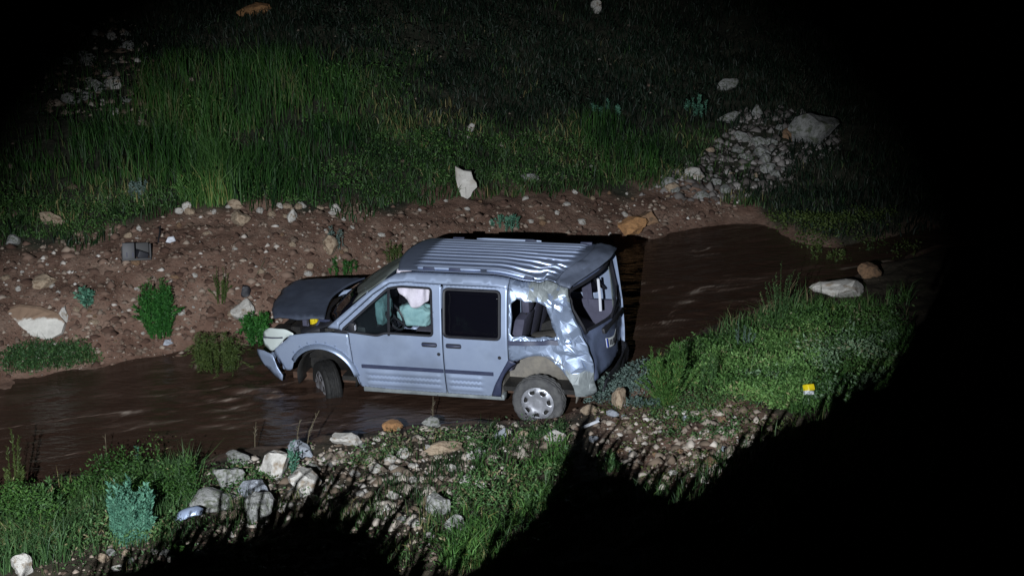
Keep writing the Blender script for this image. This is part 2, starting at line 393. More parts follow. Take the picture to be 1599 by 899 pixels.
# muddy stream water
def build_water():
    wx = np.concatenate([np.linspace(-60, -9.1, 60), np.arange(-9, 11, .05), np.linspace(11.1, 70, 60)])
    tt = np.linspace(-.12, 1.12, 190)
    X = np.repeat(wx[None], len(tt), 0); n0 = near_y(wx); f0 = far_y(wx)
    Y = n0[None] + (f0 - n0)[None] * tt[:, None]
    # ripples drawn out along the flow, broken round the front wheel and the rocks
    s = X * .94 + Y * .34; c = -X * .34 + Y * .94
    Z = .030 * fbm(s * .9, c * 3.2, 61, 3) + .022 * fbm(s * 2.6 + 3 * fbm(X * .7, Y * .7, 8), c * 8, 77, 3)
    d = np.hypot(X + 3.2, (Y - 18.9) * 1.3)
    Z += .10 * np.exp(-(d / 1.1) ** 2) * fbm(X * 4, Y * 8, 5, 2)
    Z += .05 * np.exp(-((X - 2.6) / 1.6) ** 2 - ((Y - 21.6) / 1.2) ** 2) * fbm(X * 3, Y * 6, 15, 2)
    m = bpy.data.materials.new('muddy_water'); m.use_nodes = True
    nt = m.node_tree; N = nt.nodes; L = nt.links; b = N['Principled BSDF']
    b.inputs['Roughness'].default_value = .2; b.inputs['Specular IOR Level'].default_value = .5
    at = N.new('ShaderNodeAttribute'); at.attribute_name = 'tint'
    r = N.new('ShaderNodeValToRGB'); e = r.color_ramp.elements
    e[0].position = .0; e[0].color = (.026, .0148, .0105, 1); e[1].position = 1; e[1].color = (.30, .25, .21, 1)
    k = e.new(.42); k.color = (.038, .0222, .0160, 1); k = e.new(.62); k.color = (.068, .045, .035, 1)
    L.new(at.outputs['Fac'], r.inputs[0]); L.new(r.outputs[0], b.inputs['Base Color'])
    tc = N.new('ShaderNodeTexCoord'); nz = N.new('ShaderNodeTexNoise'); nz.inputs['Scale'].default_value = 9; nz.inputs['Detail'].default_value = 4
    mp = N.new('ShaderNodeMapping'); mp.inputs['Rotation'].default_value = (0, 0, rad(-20)); mp.inputs['Scale'].default_value = (.5, 1.6, 1)
    L.new(tc.outputs['Object'], mp.inputs[0]); L.new(mp.outputs[0], nz.inputs['Vector'])
    bp = N.new('ShaderNodeBump'); bp.inputs['Strength'].default_value = .35; bp.inputs['Distance'].default_value = .05
    L.new(nz.outputs['Fac'], bp.inputs['Height']); L.new(bp.outputs[0], b.inputs['Normal'])
    # froth gathers on ripple crests, more of it round the wheel and in the rapid behind the van
    fr = fbm(s * 1.4 + 2.5 * fbm(X * .8, Y * .8, 4), c * 6.5, 93, 4)
    near_w = np.exp(-((X + 2.9) / 1.9) ** 2 - ((Y - 18.3) / .8) ** 2) + .8 * np.exp(-((X - 2.6) / 1.5) ** 2 - ((Y - 22.2) / .8) ** 2) + .6 * np.exp(-((X - 1.6) / .7) ** 2 - ((Y - 20.6) / .5) ** 2)
    thin = np.maximum(0, 1 - np.abs(fbm(s * .55 + 1.6 * fbm(X * .7, Y * .7, 4), c * 3.4, 93, 3)) * 26) * sstep(-.02, .2, fbm(s * 1.1, c * 2.2, 31))
    tint = np.clip(.34 + .6 * fr + .55 * thin + 1.7 * np.maximum(fr, 0) * near_w * sstep(.0, .16, fbm(s * 4, c * 22, 51, 3)), 0, 1)
    nyw, nxw = X.shape
    I = (np.arange(nyw - 1)[:, None] * nxw + np.arange(nxw - 1)[None, :]).ravel()
    T = np.concatenate([np.stack([I, I + 1, I + nxw + 1], 1), np.stack([I, I + nxw + 1, I + nxw], 1)])
    o = np_mesh('stream_water', np.stack([X, Y, Z], -1).reshape(-1, 3), T, m, tint.ravel(), smooth=True)
    tag(o, 'shallow brown muddy stream running past the van', kind='structure')
build_water()

# ------------------------------------------------------------------ the crashed van (local axes: x forward, y to its left, z up)
van = empty('van', (-.714, 19.078, -.10), (rad(1.63), rad(3.47), math.pi - rad(16.04)))
tag(van, 'wrecked silver van with ribbed roof and crushed rear corner standing in the stream', 'van')
PROF_Z = [.20, .28, .45, .65, .85, 1.03, 1.20, 1.40, 1.58, 1.66, 1.735, 1.765]
PROF_Y = [.82, .845, .878, .893, .897, .886, .858, .820, .780, .752, .695, .64]
def hermite(xs_, ys_, x):
    i = max(0, min(len(xs_) - 2, next((k for k in range(len(xs_) - 1) if x <= xs_[k + 1]), len(xs_) - 2)))
    def sl(k):
        a, b = max(0, k - 1), min(len(xs_) - 1, k + 1); return (ys_[b] - ys_[a]) / (xs_[b] - xs_[a])
    h = xs_[i + 1] - xs_[i]; t = min(1, max(0, (x - xs_[i]) / h))
    return (2 * t ** 3 - 3 * t ** 2 + 1) * ys_[i] + (t ** 3 - 2 * t ** 2 + t) * h * sl(i) + (-2 * t ** 3 + 3 * t ** 2) * ys_[i + 1] + (t ** 3 - t ** 2) * h * sl(i + 1)
def half_w(x, z):
    y = hermite(PROF_Z, PROF_Y, z)
    if x > 1.2: y -= .15 * ((x - 1.2) / 1.1) ** 2
    if x < -1.75: y -= .10 * ((-1.75 - x) / .3) ** 2
    return y
def n3(p, s, seed=0): return mnoise.noise(Vector((p.x * s + seed * 7.3, p.y * s - seed * 3.1, p.z * s + seed * 1.7)))
def fold(p, s, seed=0):
    return 1 - 2 * abs(n3(p, s, seed)) - .55
class Facets:
    """a crumpled sheet as flat facets: random offsets at scattered points, straight between them"""
    def __init__(self, seed, u0, u1, v0, v1, du, dv, shear=0.0):
        rg = random.Random(seed); pts = []; i = 0
        u = u0
        while u <= u1 + 1e-6:
            v = v0 + (dv / 2 if i % 2 else 0)
            while v <= v1 + 1e-6:
                pts.append((u + rg.uniform(-.36, .36) * du + shear * (v - v0), v + rg.uniform(-.36, .36) * dv)); v += dv
            u += du; i += 1
        r = delaunay_2d_cdt([Vector(p) for p in pts], [], [], 0, 1e-6)
        self.v = [(p.x, p.y) for p in r[0]]; self.t = [tuple(t) for t in r[2]]; self.w = [rg.uniform(-1, 1) for _ in self.v]
        self.edges = [(self.v[a], self.v[b]) for a, b in r[1]]
    def __call__(self, x, y):
        for a, b, c in self.t:
            (x0, y0), (x1, y1), (x2, y2) = self.v[a], self.v[b], self.v[c]
            d = (y1 - y2) * (x0 - x2) + (x2 - x1) * (y0 - y2)
            if abs(d) < 1e-12: continue
            l0 = ((y1 - y2) * (x - x2) + (x2 - x1) * (y - y2)) / d; l1 = ((y2 - y0) * (x - x2) + (x0 - x2) * (y - y2)) / d; l2 = 1 - l0 - l1
            if l0 > -1e-6 and l1 > -1e-6 and l2 > -1e-6: return l0 * self.w[a] + l1 * self.w[b] + l2 * self.w[c]
        return 0.0
FS = Facets(12, -2.25, -.98, .25, 1.95, .085, .115, .12)
FL = Facets(31, -2.4, -.9, .1, 2.05, .26, .34, .2)
FR = Facets(5, -2.1, -.85, -.35, .75, .19, .13, .35)
def crush(p, amt=1.0):
    """the rear left corner is stove in: pushed forward and down, its sheet metal creased"""
    p = Vector(p)
    sx = fs(-.98, -1.85, p.x); sy = fs(-.25, .72, p.y); sz = fs(.35, 1.75, p.z)
    q = p.copy()
    q.x += amt * .30 * fs(-1.1, -2.0, p.x) * sy * sz
    q.y -= amt * .11 * sx * sy * fs(.45, 1.0, p.z)
    if p.z > 1.3:
        w = fs(-.75, -1.55, p.x) * fs(-.28, .55, p.y) * fs(1.35, 1.70, p.z)
        q.z -= amt * .115 * w
        d = FR(p.x, p.y)
        q.z += amt * .060 * d * fs(-.95, -1.4, p.x) * fs(-.05, .35, p.y) * fs(1.55, 1.72, p.z)
    k = sx * fs(.35, .7, p.y) * fs(.32, .6, p.z)
    if k > 0:
        col = fs(-1.62, -1.80, p.x)
        q.y += amt * k * (FS(p.x, p.z) * .024 + FL(p.x, p.z) * .045 + .020 * n3(p, 4, 8) + .012 * n3(p, 9, 2))
        q.x += amt * k * (.05 * n3(p, 5.5, 3) * col + .02 * n3(p, 5, 9))
        q.z += amt * k * .025 * n3(p, 5.0, 6)
    return q
def ribs(x, z, x0, x1):
    if z > .545 or z < .30: return 0
    w = fs(x0, x0 + .06, x) * (1 - fs(x1 - .06, x1, x))
    t = (z - .305) / .08; t -= math.floor(t)
    return .016 * w * (fs(.05, .35, t) - fs(.62, .9, t))
def side_map(sgn, relief=None, damage=False, off=0.0):
    def f(x, z):
        y = half_w(x, z) + off + (relief(x, z) if relief else 0)
        p = Vector((x, sgn * y, z))
        return crush(p) if damage else p
    return f
def resample(poly, h, closed=True):
    out = []
    n = len(poly)
    for i in range(n if closed else n - 1):
        a = Vector(poly[i]); b = Vector(poly[(i + 1) % n]); k = max(1, round((b - a).length / h))
        for j in range(k): out.append(tuple(a.lerp(b, j / k)))
    return out
def rounded(poly, r, seg=4):
    """round the corners of a polygon"""
    out = []; n = len(poly)
    for i in range(n):
        p = Vector(poly[i]); a = Vector(poly[i - 1]) - p; b = Vector(poly[(i + 1) % n]) - p
        ra = min(r, a.length * .45, b.length * .45)
        pa = p + a.normalized() * ra; pb = p + b.normalized() * ra
        for k in range(seg + 1):
            t = k / seg; out.append(tuple(pa.lerp(p, t).lerp(p.lerp(pb, t), t)))
    return out
def arc(cx, cz, r, a0, a1, n=12, rx=None):
    return [(cx + (rx or r) * math.cos(rad(a0 + (a1 - a0) * k / n)), cz + r * math.sin(rad(a0 + (a1 - a0) * k / n))) for k in range(n + 1)]
def in_poly(x, y, poly):
    r = False; n = len(poly)
    for i in range(n):
        (x0, y0), (x1, y1) = poly[i], poly[(i + 1) % n]
        if (y0 > y) != (y1 > y) and x < (x1 - x0) * (y - y0) / (y1 - y0) + x0: r = not r
    return r
def panel(name, outline, holes, f, m, parent, h=.04, solid=.012, sharp=28, jitter=.15, hy=None, cons=()):
    hy = hy or h
    loops = [resample(outline, h)] + [resample(q, h * .8) for q in holes]
    V = []; E = []
    for lp in loops:
        s = len(V); V += lp; E += [(s + i, s + (i + 1) % len(lp)) for i in range(len(lp))]
    for p, q in cons:
        E.append((len(V), len(V) + 1)); V += [p, q]
    xs_ = [p[0] for p in outline]; ys_ = [p[1] for p in outline]
    rg = random.Random(name)
    edge_pts = list(V)
    cell = {}
    for p in edge_pts: cell.setdefault((int(p[0] / h), int(p[1] / h)), []).append(p)
    y = min(ys_) + hy * .6; row = 0
    while y < max(ys_):
        x = min(xs_) + (h * .5 if row % 2 else h * .9)
        while x < max(xs_):
            q = (x + rg.uniform(-1, 1) * h * jitter, y + rg.uniform(-1, 1) * hy * jitter)
            if in_poly(*q, loops[0]) and not any(in_poly(*q, l) for l in loops[1:]):
                ci, cj = int(q[0] / h), int(q[1] / h); ok = True
                for a in (-1, 0, 1):
                    for b_ in (-1, 0, 1):
                        for e in cell.get((ci + a, cj + b_), ()):
                            if (e[0] - q[0]) ** 2 + (e[1] - q[1]) ** 2 < (min(h, hy) * .5) ** 2: ok = False
                if ok: V.append(q)
            x += h
        y += hy; row += 1
    r = delaunay_2d_cdt([Vector(p) for p in V], E, [], 0, 1e-6)
    v2, fc = r[0], r[2]; F = []
    for t in fc:
        cx = sum(v2[i].x for i in t) / 3; cy = sum(v2[i].y for i in t) / 3
        if in_poly(cx, cy, loops[0]) and not any(in_poly(cx, cy, l) for l in loops[1:]): F.append(list(t))
    P = [f(p.x, p.y) for p in v2]
    # outward facing
    nsum = 0
    for t in F[:60]:
        a, b_, c_ = P[t[0]], P[t[1]], P[t[2]]; n_ = (b_ - a).cross(c_ - a); c0 = (a + b_ + c_) / 3 - Vector((0, 0, .8)); nsum += n_.dot(c0)
    if nsum < 0: F = [t[::-1] for t in F]
    used = sorted({i for t in F for i in t}); mp = {k: i for i, k in enumerate(used)}
    return mesh_obj(name, [P[k] for k in used], [[mp[i] for i in t] for t in F], m, parent, sharp, solid)

ARCH_F = (1.43, .345); ARCH_R = (-1.332, .36)
WIN_FD = rounded([(1.13, 1.035), (.66, .995), (.56, 1.035), (-.05, 1.03), (-.035, 1.60), (.36, 1.605), (.52, 1.575)], .045)
WIN_SD = rounded([(-.20, 1.03), (-.90, 1.03), (-.90, 1.60), (-.20, 1.60)], .055)
WIN_Q = rounded([(-1.03, 1.09), (-1.45, 1.06), (-1.70, 1.06), (-1.66, 1.30), (-1.52, 1.50), (-1.10, 1.545), (-1.035, 1.48)], .06)
WIN_QB = [(-1.035, 1.10), (-1.06, 1.07), (-1.20, 1.085), (-1.34, 1.055), (-1.50, 1.07), (-1.62, 1.04), (-1.70, 1.07), (-1.665, 1.18), (-1.685, 1.27), (-1.63, 1.36), (-1.60, 1.46), (-1.50, 1.49), (-1.40, 1.535), (-1.24, 1.515), (-1.11, 1.545), (-1.04, 1.47), (-1.055, 1.30)]
def build_side(sgn):
    hurt = sgn > 0
    # front wing
    top = [(1.045, 1.005), (1.30, 1.0), (1.60, .965), (1.86, .91)]
    fender = [(.955, .30), (1.02, .62), (1.05, .99)] + top[1:] + [(1.90, .86), (2.10, .70), (2.12, .62), (2.04, .55), (1.98, .42), (1.91, .43)] + arc(*ARCH_F, .46, 14, 160, 14) + [(.975, .36)]
    fn = panel('front_fender', fender, [], side_map(sgn, lambda x, z: .012 * fs(.48, .42, abs(math.hypot(x - ARCH_F[0], z - ARCH_F[1])))), M['paint'], van, .045)
    # flared lip round the front arch with its fixing holes
    bm = bmesh.new()
    A = arc(*ARCH_F, .50, 30, 168, 22); B = arc(*ARCH_F, .44, 30, 168, 22)
    vr = [[bm.verts.new((a[0], sgn * (half_w(*a) + .014), a[1])), bm.verts.new((b_[0], sgn * (half_w(*b_) + .038), b_[1])), bm.verts.new((b_[0], sgn * (half_w(*b_) - .05), b_[1] - .01))] for a, b_ in zip(A, B)]
    for i in range(len(vr) - 1):
        for k in (0, 1): bm.faces.new((vr[i][k], vr[i + 1][k], vr[i + 1][k + 1], vr[i][k + 1]))
    lip = bm_obj('arch_lip', bm, M['crumple'], fn, 50, .004)
    for a in range(6):
        ang = 42 + a * 14
        x, z = ARCH_F[0] + .525 * math.cos(rad(ang)), ARCH_F[1] + .525 * math.sin(rad(ang))
        bm = bmesh.new(); bmesh.ops.create_uvsphere(bm, u_segments=8, v_segments=5, radius=.013)
        for v in bm.verts: v.co = Vector((v.co.x + x, v.co.y * .45 + sgn * (half_w(x, z) + .010), v.co.z + z))
        bm_obj('clip', bm, M['crumple'], fn)
    # front door
    door = [(.945, .29), (.60, .275), (-.17, .27), (-.17, 1.03), (-.155, 1.645), (.30, 1.655), (.50, 1.632), (.70, 1.50), (1.155, 1.10), (1.165, 1.045), (1.04, 1.0), (1.012, .62)]
    fd = panel('front_door', door, [WIN_FD], side_map(sgn, lambda x, z: ribs(x, z, -.15, .88)), M['paint'], van, .05, jitter=0, hy=.0125)
    sd_out = [(-.182, .27), (-.74, .27), (-.80, .42), (-.90, .60), (-.995, .74), (-.995, 1.645), (-.182, 1.645)]
    sd = panel('sliding_door', sd_out, [WIN_SD], side_map(sgn, lambda x, z: ribs(x, z, -.68, -.19)), M['paint'], van, .05, jitter=0, hy=.0125)
    for d, xa, xb in ((fd, .90, -.165), (sd, -.185, -.80)):
        bm = bmesh.new(); n = 14; rows = []
        for k in range(n + 1):
            x = xa + (xb - xa) * k / n
            rows.append([bm.verts.new((x, sgn * (half_w(x, z) + o_), z)) for z, o_ in ((.555, -.005), (.56, .016), (.602, .018), (.607, -.005))])
        for k in range(n):
            for j in range(3): bm.faces.new((rows[k][j], rows[k + 1][j], rows[k + 1][j + 1], rows[k][j + 1]))
        bm.faces.new(rows[0]); bm.faces.new(rows[-1][::-1])
        bm_obj('moulding', bm, M['navy'], d, 40)
        # pull handle in its cup, lock barrel
        hx = xb + .16 if d is fd else xa - .13
        bm = bmesh.new()
        hp = rounded([(hx - .10, .885), (hx + .10, .885), (hx + .10, .945), (hx - .10, .945)], .028)
        vv = [bm.verts.new((p[0], sgn * (half_w(*p) + .004), p[1])) for p in hp]; bm.faces.new(vv)
        bm_obj('handle_cup', bm, M['plastic'], d, solid=0)
        bm = bmesh.new(); y_ = half_w(hx, .92)
        bm_tube(bm, [(hx - .09, sgn * (y_ + .005), .918), (hx - .05, sgn * (y_ + .028), .924), (hx + .05, sgn * (y_ + .028), .924), (hx + .09, sgn * (y_ + .005), .918)], .014, 6)
        bm_obj('handle', bm, M['navy'], d)
        bm = bmesh.new(); lx = xb + .045 if d is fd else xb - .09
        bm_tube(bm, [(lx, sgn * (half_w(lx, .80) - .01), .80), (lx, sgn * (half_w(lx, .80) + .007), .80)], .022, 10)
        bm_obj('lock', bm, M['plastic'], d)
    # window seals, glass
    def seal(poly, parent, w=.016, m=M['plastic'], dmg=False):
        bm = bmesh.new(); pts = [side_map(sgn, None, dmg, .006)(*p) for p in resample(poly, .06)]
        bm_tube(bm, pts + [pts[0], pts[1]], w, 6); bm_obj('window_seal', bm, m, parent)
    seal(WIN_FD, fd); seal(WIN_SD, sd, .02)
    panel('window_glass', WIN_SD, [], side_map(sgn, None, False, -.012), M['glassdark'], sd, .12, .004)
    bm = bmesh.new(); pts = [side_map(sgn, None, False, -.004)(.515, z) for z in (1.0, 1.2, 1.4, 1.585)]
    bm_tube(bm, pts, .018, 6); bm_obj('quarter_light_bar', bm, M['plastic'], fd)
    panel('quarter_light', rounded([(1.11, 1.045), (.66, 1.005), (.535, 1.04), (.535, 1.565)], .03), [], side_map(sgn, None, False, -.012), M['glassclear'], fd, .12, .004)
    # door mirror
    bm = bmesh.new(); y_ = half_w(1.0, 1.06)
    bm_box(bm, (.93, y_ - .01, 1.03), (1.02, y_ + .16, 1.14) if sgn < 0 else (1.02, y_ + .07, 1.16), .025)
    for v in bm.verts: v.co.y *= sgn
    mr = bm_obj('door_mirror', bm, M['plastic'], fd)
    bm = bmesh.new(); bm_box(bm, (.925, y_ + .02, 1.065), (.932, y_ + .065, 1.13), .003)
    for v in bm.verts: v.co.y *= sgn
    bm_obj('mirror_glass', bm, M['strap'], mr)
    # pillar and cant rail above the doors
    rail = [(1.17, 1.05), (1.165, 1.105), (.71, 1.507), (.505, 1.642), (.30, 1.664), (-.155, 1.654), (-.995, 1.654), (-1.0, 1.76), (.2, 1.76), (.42, 1.745), (.58, 1.66), (.86, 1.45), (1.32, 1.06)]
    panel('cant_rail', rail, [], side_map(sgn, None, hurt, .004), M['paint'], van, .05)
    # quarter panel
    q = [(-1.005, .76), (-1.005, 1.76), (-1.45, 1.76), (-1.95, 1.755), (-1.985, 1.60), (-2.03, 1.0), (-2.05, .62), (-2.05, .38), (-1.92, .33), (-1.80, .34)] + arc(ARCH_R[0], ARCH_R[1], .47 if hurt else .42, 184, 62, 14)
    qp = panel('quarter_panel', q, [WIN_QB if hurt else WIN_Q], side_map(sgn, lambda x, z: (.010 if .985 < z < 1.03 else 0), hurt), M['crumple'] if hurt else M['paint'], van, .034 if hurt else .06, .008, 13 if hurt else 30, .3 if hurt else .1, cons=FS.edges + FL.edges if hurt else ())
    if hurt:      # bare dusty metal over the window and at the foot of the corner
        qp.data.materials.append(M['dirty'])
        for f in qp.data.polygons:
            c = f.center; n_ = .16 * mnoise.noise(c * 4) + .10 * mnoise.noise(c * 13)
            if (c.z + n_ > 1.50 and c.x + n_ < -1.22) or (c.z + n_ < .56 and c.x < -1.62) or c.z + n_ < .42: f.material_index = 1
    if not hurt: seal(WIN_Q, qp, .02, M['plastic'], hurt)
    if not hurt: panel('window_glass', WIN_Q, [], side_map(sgn, None, False, -.012), M['glassdark'], qp, .12, .004)
    # sliding door track: the dark groove under the window
    bm = bmesh.new(); rows = []
    for k in range(15):
        x = -1.01 - k * .05
        rows.append([crush(Vector((x, sgn * (half_w(x, z) + o_), z)), 1 if hurt else 0) for z, o_ in ((.965, .004), (.97, .022), (1.02, .022), (1.025, .004))])
    rows = [[bm.verts.new(p) for p in r] for r in rows]
    for k in range(14):
        for j in range(3): bm.faces.new((rows[k][j], rows[k + 1][j], rows[k + 1][j + 1], rows[k][j + 1]))
    bm_obj('door_track', bm, M['navy'], qp, 40)
    # arch cladding ahead of the rear wheel, liners
    cl = [(-.75, .275), (-.87, .275)] + [(p[0], p[1]) for p in arc(ARCH_R[0], ARCH_R[1], .45, 4, 58, 8)][1:] + [(-1.005, .79), (-.91, .625), (-.81, .44)]
    panel('arch_cladding', cl, [], side_map(sgn, None, False, .016), M['navy'], van, .05, .02)
    for (cx, cz), r_, m, w_ in ((ARCH_F, .40, M['darkmetal'], .44), (ARCH_R, .485, M['liner'] if hurt else M['darkmetal'], .40)):
        bm = bmesh.new(); rows = []
        for k in range(19):
            a = rad(-14 + 208 * k / 18)
            rows.append([bm.verts.new((cx + r_ * math.cos(a), sgn * y, cz + r_ * math.sin(a))) for y in ((.83 if r_ > .45 else .80), .62, .80 - w_)])
        for k in range(18):
            for j in range(2): bm.faces.new((rows[k][j], rows[k + 1][j], rows[k + 1][j + 1], rows[k][j + 1]))
        bm.faces.new([r[2] for r in rows])
        bm_obj('arch_liner', bm, m, van, 50, .01)
    # sill
    bm = bmesh.new()
    bm_box(bm, (-.90, sgn * .70, .215), (.93, sgn * .825, .285), .012)
    bm_obj('sill', bm, M['dirty'] if hurt else M['paint'], van)
build_side(1); build_side(-1)

# roof
def roof_z(y): return hermite([0, .2, .4, .55, .64, .70], [1.822, 1.817, 1.803, 1.785, 1.768, 1.733], abs(y))
def roof_pt(x, y):
    z = roof_z(y) - .16 * max(0, x - .25) ** 2 - .09 * max(0, -1.55 - x) ** 2
    w = fs(-1.72, -1.62, x) * (1 - fs(.16, .28, x))
    if abs(y) < .56:
        t = (y + .56) / .112; t -= math.floor(t)
        z += .020 * w * (fs(.05, .60, t) - fs(.66, .78, t))
    return Vector((x, y, z))
def build_roof():
    NX, NY = 70, 260; V = []; F = []
    for i in range(NX + 1):
        s = i / NX
        for j in range(NY + 1):
            y = -.645 + 1.29 * j / NY
            xf = .52 - .10 * (y / .64) ** 2; xr = -1.97 + .02 * (y / .64) ** 2
            V.append(crush(roof_pt(xf + (xr - xf) * s, y)))
    for i in range(NX):
        for j in range(NY):
            a = i * (NY + 1) + j; F.append((a, a + 1, a + NY + 2, a + NY + 1))
    F = [f[::-1] for f in F]
    r = mesh_obj('roof', V, F, M['roofp'], van, 30, .01)
    for sg in (-1, 1):       # roof rail strips with their feet
        for xs_ in ((.18, -.62), (-.70, -1.30)) if sg > 0 else ((-.2, -1.05),):
            bm = bmesh.new()
            pts = [crush(roof_pt(xs_[0] + (xs_[1] - xs_[0]) * k / 8, sg * .605) + Vector((0, 0, .022))) for k in range(9)]
            bm_tube(bm, pts, [.008] + [.016] * 7 + [.008], 6); bm_obj('roof_rail', bm, M['paint'], r)
        for x in (.05, -.28, -1.22) if sg > 0 else (.06, -.9, -1.62):
            bm = bmesh.new(); c = roof_pt(x, sg * .605)
            bm_box(bm, (c.x - .09, c.y - .022, c.z), (c.x + .06, c.y + .022, c.z + .035), .01, fn=lambda p: crush(p))
            bm_obj('rail_foot', bm, M['navy'], r)
build_roof()

# windscreen and its frame
def ws(u, v):            # u across -1..1, v up 0..1
    b = Vector((1.58 - .30 * u * u, u * .73, 1.045 + .03 * u * u)); t = Vector((.51 - .10 * u * u, u * .62, 1.75))
    p = b.lerp(t, v); p.x += .05 * math.sin(math.pi * v); p.z += .02 * math.sin(math.pi * v); return p
crk = [(-1, 0), (1, 0), (1, 1), (-1, 1)]
def screen(name, poly, m, h=.12): return panel(name, poly, [], lambda u, v: ws(u, v) + Vector((0, 0, .02 * mnoise.noise(Vector((u * 4, v * 4, 1))))), m, van, h, .005, 20, .3)
screen('windscreen', [(-.98, .02), (.98, .02), (.98, .30), (.80, .42), (.3, .40), (-.2, .55), (-.98, .5)], M['glassdark'])
screen('windscreen_shard', [(-.98, .53), (-.2, .58), (.3, .43), (.80, .45), (.98, .33), (.98, .80), (.6, .98), (-.98, .98)], M['glasscrack'], .09)

panel('cowl', [(-1, 0), (1, 0), (1, 1), (-1, 1)], [], lambda u, v: ws(u, 0).lerp(Vector((1.95 - .2 * u * u, u * .74, .93)), v) + Vector((0, 0, -.02)), M['plastic'], van, .2, .01)

# bonnet, sprung open and pushed forward
def bon(u, v):           # u 0 right .. 1 left, v 0 rear .. 1 front
    a = Vector((1.42, -.76, 1.16)).lerp(Vector((1.46, .62, 1.075)), u); b = Vector((2.40, -.62, 1.13)).lerp(Vector((2.22, .52, 1.03)), u)
    p = a.lerp(b, v); p.z += .03 * math.sin(math.pi * u) + .012 * math.sin(math.pi * v) - .03 * max(0, v - .9) / .1; p.x += .16 * math.sin(math.pi * u) * (1 - v)
    p.x += .10 * math.sin(math.pi * u) * v + .03 * v * mnoise.noise(Vector((u * 9, 3, 5)))
    p.z += .018 * mnoise.noise(Vector((u * 3, v * 3, 5)))
    return p
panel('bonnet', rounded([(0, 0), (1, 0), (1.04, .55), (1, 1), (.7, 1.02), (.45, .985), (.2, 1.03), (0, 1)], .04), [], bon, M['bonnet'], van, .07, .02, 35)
# engine bay
bm = bmesh.new(); bm_box(bm, (1.25, -.6, .45), (2.05, .45, .88), .05); eng = bm_obj('engine_block', bm, M['darkmetal'], van)
bm = bmesh.new(); bm_box(bm, (1.55, .40, .78), (1.80, .60, .93), .03); bm_obj('battery_box', bm, M['plastic'], van)
bm = bmesh.new(); bm_tube(bm, [(1.66, .50, .93), (1.66, .50, 1.02), (1.66, .50, 1.075)], [.055, .055, .045], 10); bm_box(bm, (1.63, .44, .99), (1.69, .56, 1.06), .01); bm_obj('filler_cap', bm, M['yellow'], van)
bm = bmesh.new(); bm_tube(bm, [(1.40, .62, .98), (1.42, .58, 1.03), (1.55, .58, 1.03), (1.58, .62, .97)], .02, 8); bm_obj('hose', bm, M['navy'], van)
bm = bmesh.new(); bm_tube(bm, [(1.72, .56, .93), (1.74, .55, 1.0), (1.80, .50, 1.03)], .018, 8); bm_box(bm, (1.72, .52, .95), (1.78, .60, 1.035), .01); bm_obj('relay_box', bm, M['trim'], van)
# cross member, grille, headlights
bm = bmesh.new(); bm_box(bm, (2.10, -.6, .50), (2.20, .60, .62), .02); bm_box(bm, (2.12, -.55, .80), (2.18, .50, .86), .02); bm_obj('front_cross_member', bm, M['darkmetal'], van)
bm = bmesh.new()
for k in range(4): bm_box(bm, (2.20, -.45, .62 + k * .05), (2.24, .40, .645 + k * .05), .006)
bm_obj('grille', bm, M['plastic'], van)
for sg in (1, -1):
    hl = [(1.78, .93), (1.92, .985), (2.18, .955), (2.30, .87), (2.32, .70), (2.18, .635), (2.10, .69), (1.92, .875)]
    def fhl(x, z, s=sg):
        return Vector((x, s * (half_w(x, .75) - .01 - .30 * max(0, x - 2.0) ** 1.3), z))
    o = panel('headlight', rounded(hl, .05), [], fhl, M['lens'], van, .05, .004)
    panel('reflector', rounded([(2.0, .90), (2.16, .90), (2.25, .82), (2.25, .73), (2.14, .68), (2.03, .75)], .04), [], lambda x, z: fhl(x, z) - Vector((.02, sg * .05, 0)), M['white'], o, .06, .004)
    bm = bmesh.new(); bm_tube(bm, [fhl(1.97, .865) + Vector((0, sg * .004, 0)), fhl(2.14, .83) + Vector((0, sg * .004, 0)), fhl(2.30, .80) + Vector((0, sg * .004, 0))], .010, 6); bm_obj('lens_divider', bm, M['trim'], o)
    bm = bmesh.new(); bm_box(bm, (2.02, sg * .40 if sg > 0 else -.66, .64), (2.2, sg * .66 if sg > 0 else -.40, .90), .03); bm_obj('headlight_bowl', bm, M['darkmetal'], o)
bm = bmesh.new()
bmesh.ops.create_uvsphere(bm, u_segments=14, v_segments=8, radius=.055)
for v in bm.verts: v.co = Vector((v.co.x * .7 + 2.17, v.co.y + .72, v.co.z + .57))
bm_obj('fog_lamp', bm, M['crumple'], van)
# torn front bumper: a piece hangs off the left corner, the rest is crushed across the front
def bump1(x, z):
    return Vector((x - .05 + .05 * (z - .4), .84 - .55 * max(0, x - 2.08) + .10 * (z - .3), z + .015 * mnoise.noise(Vector((x * 9, z * 9, 1)))))
panel('front_bumper', [(2.45, .62), (2.32, .645), (2.17, .61), (2.13, .47), (2.06, .36), (2.08, .29), (2.24, .33), (2.40, .45), (2.47, .54)], [], bump1, M['paint'], van, .06, .012)
panel('bumper_skin', [(-.62, .30), (.45, .30), (.50, .58), (-.58, .60)], [], lambda y, z: Vector((2.30 - .25 * y * y + .03 * mnoise.noise(Vector((y * 4, z * 4, 2))), y, z)), M['gate_shaded'], van, .1, .012)
bm = bmesh.new(); bm_box(bm, (1.97, .66, .42), (2.03, .78, .62), .02); bm_obj('bumper_bracket', bm, M['paint'], van)

